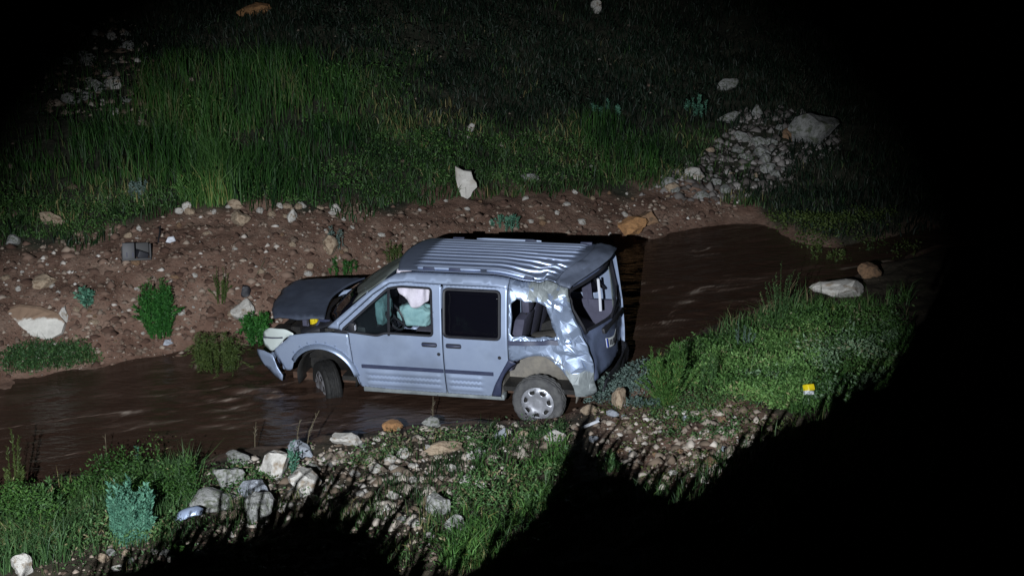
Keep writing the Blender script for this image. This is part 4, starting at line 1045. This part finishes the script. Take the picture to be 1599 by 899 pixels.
# --- far meadow
def meadow():
    rg = np.random.default_rng(11)
    n = 125000
    X = rg.uniform(-9.5, 10, n); Y = rg.uniform(20.5, 35, n)
    k = (Y > rim_y(X) + fbm(X * 1.7, Y * 1.7, 40) * .9 - .12)
    X, Y = X[k], Y[k]; Z = height(X, Y); P = np.stack([X, Y, Z], 1)
    px, py = to_px(X, Y, Z)
    heap = inside_poly(px, py, [(60, 60), (180, 40), (225, 110), (205, 180), (60, 150)]) | inside_poly(px, py, [(1070, 310), (1110, 225), (1170, 190), (1235, 215), (1220, 285), (1130, 315)]) | inside_poly(px, py, [(0, 140), (200, 160), (90, 240), (0, 240)])
    kk = rg.random(len(P)) < np.where(heap, .16, 1)
    P, px, py = P[kk], px[kk], py[kk]
    tall = sstep(640, 420, px) * sstep(322, 262, py - 40 * (px > 290)) * sstep(60, 140, py) * sstep(-20, 110, px)
    tall = np.maximum(tall, .55 * sstep(880, 930, px) * sstep(1060, 1000, px) * sstep(300, 270, py) * sstep(150, 200, py))
    clump = fbm(P[:, 0] * 1.3, P[:, 1] * 1.3, 70)
    h = .10 + .12 * rg.random(len(P)) + .60 * tall * np.clip(.65 + 2.6 * clump, .05, 1.35) * rg.uniform(.5, 1, len(P))
    s = keep(P, rg, 44, 1.2, -.16, .3)
    low = (tall < .3)
    t = tints(P, rg, 51)
    dark = np.maximum(sstep(150, 60, py), sstep(560, 720, px) * sstep(235, 150, py)) + sstep(1120, 1230, px) + 1.0 * fbm(P[:, 0] * .8, P[:, 1] * .8, 15) + rg.normal(0, .2, len(P)) > .5  # right of the rubble the beam's fall-off is painted in with scrub colour
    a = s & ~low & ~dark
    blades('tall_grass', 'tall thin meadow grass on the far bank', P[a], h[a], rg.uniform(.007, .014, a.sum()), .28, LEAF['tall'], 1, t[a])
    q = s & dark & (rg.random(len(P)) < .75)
    blades('scrub_and_dimmed_grass', 'dark low scrub on the upper hillside, and right-hand grass coloured for the fading beam', P[q], h[q] * .8 + .05, rg.uniform(.012, .026, q.sum()), .7, LEAF['scrub'], 5, t[q])
    b = s & low & ~dark
    blades('meadow_grass', 'short meadow grass and weeds on the far slope', P[b], h[b], rg.uniform(.010, .020, b.sum()), .55, LEAF['grass'], 2, t[b])
    # bright tuft of long grass hanging over the rim
    Q = px_to_world(rg.normal(335, 16, 900), rg.uniform(255, 326, 900))
    blades('grass_tuft', 'bright tuft of long grass at the rim of the mud bank', Q, rg.uniform(.3, .75, 900), rg.uniform(.008, .014, 900), .3, LEAF['bright'], 3, tints(Q, rg, 3), kind='stuff')
meadow()
def leafy(name, label, n, poly, hmin, hmax, size, m, seed, thr=-.1, freq=2.0, parent=None):
    """low broad-leaved cover: many small leaves on short stalks at mixed heights"""
    rg = np.random.default_rng(seed)
    px, py = poly_sample(poly, n, rg); P = px_to_world(px, py)
    P = P[keep(P, rg, seed + 5, freq, thr, .22)]; n = len(P)
    top = hmin + (hmax - hmin) * np.clip(.5 + 1.6 * fbm(P[:, 0] * 2.5, P[:, 1] * 2.5, seed + 9), 0, 1)
    c = P + np.stack([rg.normal(0, .03, n), rg.normal(0, .03, n), top * rg.random(n) ** .6], 1)
    leaves_mesh(name, label, c, size, m, rg, tints(P, rg, seed), parent)
def leaves_mesh(name, label, c, size, m, rg, tint, parent=None, dirs=None, ratio=.42, kind='stuff'):
    n = len(c)
    if dirs is None:
        a = rg.uniform(0, 6.283, n); e = rg.uniform(-.3, 1.1, n)
        dirs = np.stack([np.cos(a) * np.cos(e), np.sin(a) * np.cos(e), np.sin(e)], 1)
    L = (size * rg.uniform(.6, 1.3, n))[:, None]
    r = rg.normal(size=(n, 3)); s = np.cross(dirs, r); s /= np.linalg.norm(s, axis=1, keepdims=True) + 1e-9
    nn = np.cross(dirs, s)
    V = np.stack([c, c + dirs * L * .5 + s * L * ratio * .5 + nn * L * .08, c + dirs * L - nn * L * .10, c + dirs * L * .5 - s * L * ratio * .5 + nn * L * .08], 1).reshape(-1, 3)
    T = (np.arange(n)[:, None, None] * 4 + np.array([(0, 1, 2), (0, 2, 3)])[None]).reshape(-1, 3)
    o = np_mesh(name, V, T, m, np.repeat(tint, 4), parent)
    return tag(o, label, kind=kind)
# --- near bank
leafy('ground_cover', 'low leafy weeds along the near water edge', 7000, [(300, 745), (420, 720), (540, 695), (640, 680), (760, 662), (880, 662), (900, 690), (760, 700), (660, 715), (560, 740), (480, 740), (330, 800)], .03, .14, .036, LEAF['herb'], 21, -.02)
leafy('ground_cover', 'patchy weeds among the stones of the near bank', 5000, [(60, 899), (200, 840), (330, 790), (480, 760), (620, 720), (900, 690), (900, 760), (820, 880), (640, 899), (300, 920)], .02, .12, .036, LEAF['herb'], 22, .02)
leafy('ground_cover', 'dense pale green ground cover on the grassy bank behind the van', 26000, [(1000, 590), (1060, 545), (1150, 525), (1240, 490), (1330, 490), (1420, 470), (1430, 590), (1330, 640), (1250, 650), (1180, 620), (1080, 610)], .02, .24, .044, LEAF['clover'], 23, -.06, 1.9)
leafy('ground_cover', 'pale grey-green patches of cover on the grassy bank', 9000, [(1150, 600), (1240, 560), (1300, 530), (1400, 510), (1405, 585), (1330, 640), (1270, 640)], .06, .28, .050, LEAF['pale'], 27, .03, 1.9)
leafy('ground_cover', 'bright yellow-green weeds on the grassy bank behind the van', 20000, [(1075, 608), (1110, 560), (1180, 520), (1290, 500), (1290, 560), (1270, 600), (1240, 645), (1150, 625)], .03, .22, .046, LEAF['lime'], 28, -.10, 2.2)
leafy('ground_cover', 'dim weeds on the far shore right of the stream', 5000, [(1190, 345), (1240, 340), (1400, 340), (1440, 400), (1330, 425), (1250, 395)], .05, .3, .05, LEAF['olive'], 29, -.05, 1.6)
leafy('ground_cover', 'weeds in the gravel patch behind the rear bumper', 4500, [(940, 600), (1000, 580), (1180, 620), (1260, 650), (1180, 720), (1000, 770), (920, 720)], .02, .13, .034, LEAF['olive'], 24, .02)
leafy('ground_cover', 'short weeds on the far bank rim and meadow edge', 16000, [(-100, 390), (0, 380), (150, 372), (240, 335), (300, 322), (600, 326), (700, 296), (1000, 290), (1060, 262), (1000, 215), (600, 210), (500, 270), (240, 300), (0, 310), (-100, 320)], .03, .16, .042, LEAF['clover'], 25, -.15)
leafy('ground_cover', 'low plants at the near water edge on the left', 9000, [(-60, 800), (60, 790), (200, 745), (300, 735), (300, 800), (260, 850), (100, 870), (-60, 900)], .05, .26, .045, LEAF['herb'], 26, -.3)
leafy('ground_cover', 'ragged leafy weeds standing among the far meadow grass', 12000, [(-60, 380), (-60, 200), (120, 170), (300, 110), (620, 130), (900, 220), (1040, 270), (700, 290), (600, 320), (230, 330)], .08, .55, .055, LEAF['weed'], 47, .10, 1.0)
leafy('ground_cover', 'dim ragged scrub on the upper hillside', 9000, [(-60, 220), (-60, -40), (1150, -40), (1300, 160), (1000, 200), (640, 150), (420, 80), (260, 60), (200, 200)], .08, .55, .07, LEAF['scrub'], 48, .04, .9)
pebbles('meadow_stones', 'dim pale stones dotted over the far slope', 110, [(-40, 360), (20, 20), (600, -20), (1200, 60), (1250, 180), (900, 280), (620, 300), (240, 320)], .03, .10, 13, peb)
def grass_px(name, label, n, poly, h0, h1_, lean, m, seed, thr=-.1, w0=.005, w1=.012, az=None):
    rg = np.random.default_rng(seed); px, py = poly_sample(poly, n, rg); P = px_to_world(px, py)
    P = P[keep(P, rg, seed, 1.8, thr, .25)]; n = len(P)
    hh = (h0 + (h1_ - h0) * rg.random(n)) * np.clip(.9 + 1.4 * fbm(P[:, 0] * 1.5, P[:, 1] * 1.5, seed + 2), .35, 1.4)
    blades(name, label, P, hh, rg.uniform(w0, w1, n), lean, m, seed, tints(P, rg, seed + 7), az)
grass_px('lush_grass', 'lush bright grass on the near bank below the rear wheel', 5200, [(760, 690), (880, 690), (892, 720), (880, 790), (820, 860), (740, 890), (690, 890), (720, 790)], .08, .32, .75, LEAF['bright'], 31, .0, .006, .018)
leafy('ground_cover', 'bright weeds mixed with the lush grass below the rear wheel', 7500, [(770, 680), (880, 685), (895, 720), (880, 790), (820, 860), (740, 890), (690, 890), (700, 790), (730, 720)], .02, .20, .046, LEAF['herb'], 44, .0, 2.2)
grass_px('bank_grass', 'sparse grass among the stones of the near bank', 7000, [(60, 899), (200, 850), (330, 800), (480, 750), (760, 665), (890, 665), (890, 720), (700, 890)], .05, .22, .5, LEAF['grass'], 32, .05)
grass_px('bank_grass', 'thick green grass on the bank behind the van', 11000, [(1000, 590), (1060, 540), (1130, 515), (1220, 480), (1300, 478), (1420, 462), (1440, 600), (1330, 650), (1250, 655), (1190, 625), (1080, 615)], .05, .22, .7, LEAF['bright'], 33, .0)
grass_px('bank_grass', 'green grass on the near bank at the left water edge', 12000, [(-60, 830), (60, 790), (180, 755), (300, 730), (300, 780), (160, 820), (80, 870), (-60, 899)], .08, .30, .6, LEAF['grass'], 34, .0)
leafy('ground_cover', 'tall feathery weeds on the near bank at the left water edge', 20000, [(-60, 830), (60, 785), (180, 740), (300, 728), (310, 790), (160, 830), (60, 870), (-60, 890)], .03, .55, .038, LEAF['weed'], 43, -.02, 1.9)
grass_px('bank_grass', 'pale ragged grass among the weeds at the left water edge', 3500, [(-60, 850), (60, 795), (180, 750), (310, 730), (310, 800), (150, 870), (0, 899)], .12, .50, .5, LEAF['herb'], 49, -.05, .006, .013)
grass_px('bank_grass', 'grass patch at the far water edge under the limestone slab', 1700, [(10, 560), (60, 540), (130, 545), (160, 566), (60, 582), (10, 585)], .05, .18, .7, LEAF['grass'], 35, -.05)
leafy('ground_cover', 'leafy weeds at the far water edge under the limestone slab', 2600, [(0, 565), (50, 540), (130, 548), (165, 566), (70, 584), (0, 586)], .03, .2, .045, LEAF['herb'], 37, -.1)
leafy('ground_cover', 'grey-olive scrub on the ground by the rear bumper', 5000, [(925, 590), (1010, 575), (1030, 640), (960, 640), (915, 630)], .03, .2, .04, LEAF['greygreen'], 45, -.1, 2.4)
leafy('ground_cover', 'short green cover on the gravel below the feathery bush', 4000, [(1000, 625), (1100, 610), (1190, 630), (1140, 690), (1040, 690)], .02, .10, .04, LEAF['herb'], 46, .0, 2.0)
grass_px('weed_stalks', 'sparse tall stalks rising out of the grassy bank', 160, [(1060, 560), (1130, 520), (1230, 482), (1300, 480), (1420, 465), (1420, 600), (1250, 650), (1100, 610)], .18, .38, .45, LEAF['herb'], 41, -.4, .006, .011)
grass_px('bank_grass', 'long ragged grass on the waterside edge of the grassy bank', 900, [(1040, 575), (1130, 512), (1230, 474), (1300, 472), (1420, 456), (1420, 480), (1300, 495), (1230, 500), (1130, 540)], .12, .36, .6, LEAF['herb'], 42, -.05, .006, .014)
grass_px('dark_bank_grass', 'grass in the shade of the near bank', 9000, [(860, 760), (1000, 770), (1250, 660), (1500, 600), (1560, 899), (700, 899)], .10, .35, .5, LEAF['grass'], 36, -.1)

def herb(name, label, cat, px, py, w, h, stems, leaves, ll, lw, m, seed, spread=.5, t0=.15, angle=.7, bend=.15, thin=.006, group=None):
    """one plant: stems fanning from a root, leaves all round each stem"""
    rg = np.random.default_rng(seed)
    P, mpp = ground(px, py)
    H = h * mpp / math.cos(CAM_PITCH); R_ = w * mpp / 2
    root = empty(name, P); tag(root, label, cat, group)
    V = []; T = []; TT = []; LC = []; LD = []; LT = []
    for k in range(stems):
        a = rg.uniform(0, 6.283); r0 = R_ * spread * math.sqrt(rg.random()); r1 = R_ * rg.uniform(.35, 1.0) * (.3 + .7 * math.sqrt(rg.random()))
        hh = H * rg.uniform(.5, 1.0) * math.sqrt(max(.12, 1 - .85 * (max(r0, r1) / R_) ** 2))
        b = np.array([math.cos(a) * r0, math.sin(a) * r0 * .8, -.03]); tp = np.array([math.cos(a) * max(r0, r1), math.sin(a) * max(r0, r1) * .8, hh])
        wob = rg.normal(0, bend * .15 * H, 3); tt = np.linspace(0, 1, 6)
        pts = b[None] + (tp - b)[None] * tt[:, None] + np.stack([np.zeros(6), np.zeros(6), np.sin(tt * np.pi) * H * bend], 1) + wob[None] * np.sin(tt * np.pi)[:, None]
        s0 = len(V)
        for i, p in enumerate(pts):
            rr = thin * (1 - .7 * tt[i])
            for j in range(3): V.append(p + rr * np.array([math.cos(j * 2.094), math.sin(j * 2.094), 0])); TT.append(.5)
        for i in range(5):
            for j in range(3):
                q0 = s0 + i * 3 + j; q1 = s0 + i * 3 + (j + 1) % 3; T += [(q0, q1, q1 + 3), (q0, q1 + 3, q0 + 3)]
        base_t = rg.uniform(.25, .75)
        for i in range(leaves):
            t = t0 + (1 - t0) * (i + rg.random()) / leaves
            f = t * 5; i0 = min(4, int(f)); p = pts[i0] + (pts[i0 + 1] - pts[i0]) * (f - i0)
            ax = pts[i0 + 1] - pts[i0]; ax = ax / np.linalg.norm(ax)
            az = i * 2.4 + rg.uniform(-.9, .9); u = np.array([math.cos(az), math.sin(az), 0]); u = u - ax * u.dot(ax)
            d = u * math.sin(angle) + ax * math.cos(angle); LC.append(p); LD.append(d / np.linalg.norm(d)); LT.append(base_t + rg.normal(0, .18))
    np_mesh('stems', np.array(V), np.array(T), m, np.array(TT), root)
    leaves_mesh('leaves', None, np.array(LC), ll, m, rg, np.clip(np.array(LT), 0, 1), root, np.array(LD), lw / ll)
    return root
herb('spurge_plant', 'blue-green spurge with upright leafy stems on the near bank at the left', 'plant', 205, 845, 112, 106, 54, 58, .046, .018, LEAF['spurge'], 1, .50, .12, .75, .06)
herb('spurge_plant', 'tall bluish leafy stem rising at the water edge behind the spurge', 'plant', 216, 735, 16, 60, 2, 60, .040, .016, LEAF['spurge'], 2, .5, .1, .8, .02)
herb('leafy_plant', 'single green leafy spike at the water edge right of the tall bluish stem', 'plant', 247, 735, 14, 48, 2, 50, .040, .014, LEAF['bright'], 3, .5, .1, .8, .02)
herb('bush', 'feathery bright green bush on the bank behind the van', 'bush', 1040, 632, 100, 104, 60, 50, .055, .007, LEAF['bright'], 4, .22, .1, .6, .05)
herb('bush', 'dark green leafy bush growing from the mud bank left of the van', 'bush', 248, 522, 92, 92, 80, 40, .042, .018, LEAF['deep'], 5, .42, .05, .9, .12)
herb('bush', 'drooping olive green bush at the far water edge ahead of the van', 'bush', 338, 572, 128, 84, 110, 34, .046, .009, LEAF['olive'], 6, .50, .05, .9, .30)
herb('bush', 'dark leafy weed pressed against the front corner of the van', 'bush', 402, 535, 70, 60, 34, 34, .055, .024, LEAF['deep'], 7, .45, .05, 1.0, .2)
herb('weed', 'small dark olive weed on the mud bank above the drooping bush', 'plant', 345, 470, 44, 58, 16, 30, .030, .010, LEAF['olive'], 8, .4, .1, .7, .1)
herb('small_plant', 'small pale teal plant alone on the mud bank', 'plant', 135, 480, 42, 34, 14, 14, .055, .030, LEAF['spurge'], 9, .25, .2, 1.1, .1)
herb('small_plant', 'grey-leaved plant hanging on the mud bank above the yellowish stone', 'plant', 524, 385, 36, 36, 14, 26, .030, .014, LEAF['greygreen'], 10, .7, .05, .9, .2)
herb('small_plant', 'dark low plant on the mud bank behind the bonnet', 'plant', 535, 428, 60, 26, 22, 30, .034, .014, LEAF['deep'], 11, .9, .05, .9, .2)
herb('small_plant', 'bluish low plant on the mud just above the van roof', 'plant', 790, 358, 54, 22, 20, 28, .036, .015, LEAF['spurge'], 12, .9, .05, .9, .2)
herb('weed', 'brown-stemmed weed on the bank beside the windscreen pillar', 'plant', 618, 415, 50, 44, 18, 26, .032, .012, LEAF['olive'], 13, .6, .1, .8, .15)
herb('small_plant', 'pale grey-green plant at the meadow edge above the dark box', 'plant', 218, 306, 46, 36, 16, 22, .040, .024, LEAF['greygreen'], 14, .7, .1, .9, .1)
herb('small_plant', 'dim teal plant in the dark meadow right of centre', 'plant', 945, 182, 52, 26, 18, 26, .042, .02, LEAF['spurge'], 15, .9, .05, .9, .15)
herb('small_plant', 'dim teal plant just left of the dark slope stones', 'plant', 1086, 178, 44, 30, 16, 26, .042, .02, LEAF['spurge'], 16, .9, .05, .9, .15)
herb('tall_weed', 'tall sparse weed rising above the grassy bank against the water', 'plant', 1215, 515, 96, 104, 24, 22, .030, .008, LEAF['herb'], 17, .3, .3, .7, .05, .004)
herb('tall_weed', 'leggy pale weed on the grassy bank left of the tall sparse one', 'plant', 1160, 548, 50, 46, 9, 16, .035, .008, LEAF['greygreen'], 18, .5, .2, .7, .1)
herb('tall_weed', 'slim green weed clump right beside the feathery bush', 'plant', 1105, 610, 40, 70, 12, 22, .05, .008, LEAF['herb'], 19, .6, .1, .5, .05)
herb('tall_weed', 'tall dim weed at the left border over the dark water', 'plant', 22, 790, 66, 135, 10, 44, .040, .010, LEAF['olive'], 20, .4, .15, .7, .05)
herb('leafy_plant', 'pale green leafy plant in the grass left of the spurge', 'plant', 80, 815, 70, 72, 16, 40, .055, .020, LEAF['herb'], 21, .6, .1, .8, .1)
herb('leafy_plant', 'bright pale weed beside the round white boulder', 'plant', 457, 742, 26, 56, 5, 22, .05, .018, LEAF['spurge'], 22, .4, .1, .9, .05)
herb('leafy_plant', 'green weed at the bottom edge under the grey slab', 'plant', 282, 880, 34, 40, 8, 22, .05, .02, LEAF['bright'], 23, .6, .1, .8, .1)
herb('small_plant', 'dim olive plant on the dark far shore at the right', 'plant', 1290, 402, 84, 46, 18, 28, .045, .016, LEAF['olive'], 24, .8, .1, .8, .1)
herb('leafy_plant', 'light green plant in the shade edge left of the gravel patch', 'plant', 948, 738, 44, 36, 12, 26, .045, .018, LEAF['herb'], 25, .8, .1, .8, .1)
herb('leafy_plant', 'grey-green weed clump at the rear bumper corner', 'plant', 945, 618, 50, 34, 18, 26, .034, .014, LEAF['greygreen'], 26, .9, .05, .9, .15)
herb('leafy_plant', 'green clump in the grass under the rubble-free left meadow rim', 'plant', 300, 318, 60, 50, 30, 14, .09, .010, LEAF['bright'], 27, .6, .1, .5, .1)
# dry stalks standing out over the water
for k, (px, py, hp, ln, lab) in enumerate(((168, 735, 76, .02, 'lone dry stalk standing against the dark water at the left'), (463, 702, 50, .15, 'dry stalk leaning at the water edge right of the boulders'), (478, 704, 62, .35, 'dry stalk bent to the right over the water'), (676, 662, 48, .02, 'thin pale stalk below the sliding door'), (398, 700, 40, .1, 'short dry stalk by the weathered grey stone'))):
    P, mpp = ground(px, py); H = hp * mpp / .93
    bm = bmesh.new(); bm_tube(bm, [(0, 0, -.03), (ln * H * .3, 0, H * .5), (ln * H, .01, H)], [.006, .005, .003], 5)
    rg = random.Random(k)
    for j in range(9):
        z = H * (.35 + .07 * j); a = rg.uniform(0, 6.28); x = ln * H * (z / H) ** 1.5
        bm_tube(bm, [(x, 0, z), (x + .03 * math.cos(a), .03 * math.sin(a), z + .03)], [.003, .002], 4)
    o = bm_obj('dry_stalk', bm, LEAF['dry']); o.location = P; tag(o, lab, 'stalk')

# ------------------------------------------------------------------ litter and torn-off pieces
def at(px, py, dz=0): p, m_ = ground(px, py); return p + Vector((0, 0, dz)), m_
p, m_ = at(214, 408); t = empty('plastic_box', p, (-.35, .05, .25)); tag(t, 'broken black plastic box lying open on the mud bank', 'box')
bm = bmesh.new(); bm_box(bm, (-.20, -.13, 0), (.19, .13, .03), .006); bm_box(bm, (-.20, -.13, .03), (-.17, .13, .20), .006); bm_box(bm, (.165, -.13, .03), (.19, .13, .22), .006); bm_box(bm, (-.17, .10, .03), (.165, .13, .24), .006)
bm_obj('tray', bm, M['black'], t)
bm = bmesh.new(); bm_box(bm, (-.19, -.16, .02), (-.03, -.135, .24), .006); bm_obj('side_flap', bm, M['plastic'], t)
bm = bmesh.new(); bm_box(bm, (-.02, -.10, .03), (.13, .08, .13), .02, rot=Euler((.2, .3, .4))); bm_obj('inner_block', bm, M['plastic'], t)
for q in ((-.14, .16), (-.06, .16)):
    bm = bmesh.new(); bm_box(bm, (q[0], -.168, .05), (q[0] + .012, -.160, .11), .003); bm_obj('rib', bm, M['trim'], t)
p, m_ = at(383, 460); bm = rock_mesh(77, 3, 5, .1); o = bm_obj('plastic_lump', bm, M['plastic']); o.location = p + Vector((0, 0, .05)); o.scale = (.085, .08, .085); tag(o, 'round black plastic lump on the mud above the rounded white stone', 'car part')
p, m_ = at(1262, 628); t = empty('carton', p + Vector((0, 0, .12)), (-.5, .35, .5)); t.scale = (.64, .64, .64); tag(t, 'crumpled yellow and white carton lying in the grassy bank', 'carton')
bm = bmesh.new(); bm_box(bm, (-.075, -.06, -.05), (.07, .06, .02), .015); bm_obj('carton_base', bm, M['white'], t)
bm = bmesh.new(); vv = bm_box(bm, (-.08, -.065, .021), (.075, .065, .135), .02, fn=lambda q: q + Vector((.012 * math.sin(q.z * 40), .01 * math.sin(q.x * 50), .012 * math.sin(q.x * 30)))); bm_obj('carton_top', bm, M['yellow'], t)
def shard(u, v): return Vector((-.14 + .28 * u, .12 * v - .05, .05 * math.sin(u * 2.6) + .03 * math.sin(v * 3)))
o = panel('body_fragment', [(0, .2), (.2, 0), (.9, .1), (1, .6), (.8, 1), (.15, .9)], [], shard, M['paint'], None, .1, .01, 40); p, m_ = at(298, 818); o.location = p + Vector((0, 0, .09)); o.rotation_euler = (.45, -.1, .2); tag(o, 'torn silver body fragment on dark shaded ground of the near bank', 'car part')
bm = bmesh.new(); bm_box(bm, (-.11, -.012, 0), (.11, .02, .02), .004); o = bm_obj('trim_strip', bm, M['white']); p, m_ = at(922, 669); o.location = p + Vector((0, 0, .04)); o.rotation_euler = (.1, -.25, .35); tag(o, 'white sliver of trim on the ground below the rear bumper', 'car part')
def paper(u, v): return Vector((-.07 + .14 * u, -.05 + .1 * v, .03 * mnoise.noise(Vector((u * 3, v * 3, 2)))))
for (px, py, rx, lab, m) in ((263, 540, .7, 'pale blue scrap of plastic at the foot of the dark green bush', 'r_blue'), (267, 378, 1.0, 'white torn scrap on the mud right of the black box', 'white'), (293, 728, .5, 'white scrap of plastic lying in the weeds', 'white')):
    o = panel('plastic_scrap', [(0, .1), (.4, 0), (1, .3), (.8, 1), (.2, .8)], [], paper, M[m], None, .3, .004, 40); p, m_ = at(px, py); o.location = p + Vector((0, 0, .05)); o.rotation_euler = (rx, .2, .4); tag(o, lab, 'litter')
for k, (a, b_, r_, lab) in enumerate((((398, 437), (414, 412), .009, 'pale dry stick propped on the mud bank'), ((247, 380), (251, 358), .012, 'dark short stick above the black box'), ((305, 300), (330, 285), .007, 'pale twig at the meadow edge'))):
    A, _ = ground(*a); B, _ = ground(*b_); bm = bmesh.new(); mid = (A + B) / 2 + Vector((.01, -.02, .05))
    bm_tube(bm, [A + Vector((0, 0, .01)), mid, B + Vector((0, -.03, .06))], [r_, r_ * .9, r_ * .6], 6)
    o = bm_obj('stick', bm, LEAF['dry'] if k != 1 else M['plastic']); tag(o, lab, 'stick')

# ------------------------------------------------------------------ the verge: unseen earth berm before the lamp, crest shaped to cast the foreground shadow
EDGE = [(-300, 1080), (40, 935), (150, 895), (290, 850), (400, 826), (470, 792), (540, 806), (590, 830), (630, 880), (660, 930), (715, 905), (770, 860), (840, 805), (880, 745), (903, 690), (950, 712), (1000, 742), (1060, 768), (1120, 748), (1160, 692), (1230, 655), (1300, 634), (1350, 602), (1395, 586), (1425, 545), (1450, 480), (1490, 400), (1620, 300)]  # foreground shadow outline; the crest is worked back from it through the lamp
EP, _ = grounds([e[0] for e in EDGE], [e[1] for e in EDGE])
YB = 1.9
crest = [(LIGHT.x + (q[0] - LIGHT.x) * (YB - LIGHT.y) / (q[1] - LIGHT.y), LIGHT.z + (q[2] - LIGHT.z) * (YB - LIGHT.y) / (q[1] - LIGHT.y)) for q in EP]
crest.sort()
def crest_z(x):
    z = np.interp(x, [c[0] for c in crest], [c[1] for c in crest])
    if x < crest[0][0]: z -= .5 * (crest[0][0] - x)
    if x > crest[-1][0]: z -= .35 * (x - crest[-1][0])
    return z
def build_berm():
    X = np.arange(-3.6, 1.2, .006); rows = []
    for dy, dz in ((-.9, None), (-.45, -.40), (-.12, -.06), (0, 0), (.10, -.03), (.4, -.35), (1.1, None)):
        r = []
        for x in X:
            y = YB + dy; c = crest_z(x) - .012 + .012 * mnoise.noise(Vector((x * 25, 0, 0))) + .006 * mnoise.noise(Vector((x * 70, 0, 3)))
            gz = h1(x, y) - .1
            k_ = (YB + dy - LIGHT.y) / (YB - LIGHT.y); xx = LIGHT.x + (x - LIGHT.x) * k_
            r.append((xx, y, max(gz, LIGHT.z + (c - LIGHT.z) * k_ + dz) if dz is not None else gz))
        rows.append(r)
    V = np.array(rows).reshape(-1, 3); n = len(X)
    I = (np.arange(6)[:, None] * n + np.arange(n - 1)[None]).ravel()
    T = np.concatenate([np.stack([I, I + 1, I + n + 1], 1), np.stack([I, I + n + 1, I + n], 1)])
    o = np_mesh('shadow_berm', V, T, ground_mat, np.full(len(V), .9)); tag(o, 'unseen earth berm by the road, crest shaped to cast the foreground shadow', kind='structure')
    rg = np.random.default_rng(4)
    n = 650; x = rg.uniform(-2.3, -1.05, n); P = np.stack([x, YB + rg.normal(0, .03, n), np.array([crest_z(a) for a in x]) - .02], 1)
    blades('verge_shadow_grass', 'short unseen grass on the berm, fringing the cast shadow', P, rg.uniform(.015, .05, n) * (1 + 1.2 * (rg.random(n) < .12)), rg.uniform(.003, .009, n), .6, LEAF['grass'], 77, az=.3)
    n = 150; x = rg.uniform(-2.02, -1.56, n); P = np.stack([x, YB + rg.normal(0, .03, n), np.array([crest_z(a) for a in x]) - .02], 1)
    blades('verge_shadow_grass', 'long unseen grass stalks on the berm, set to streak the shadow', P, rg.uniform(.03, .13, n), rg.uniform(.003, .008, n), .9, LEAF['grass'], 78, az=.1)
build_berm()
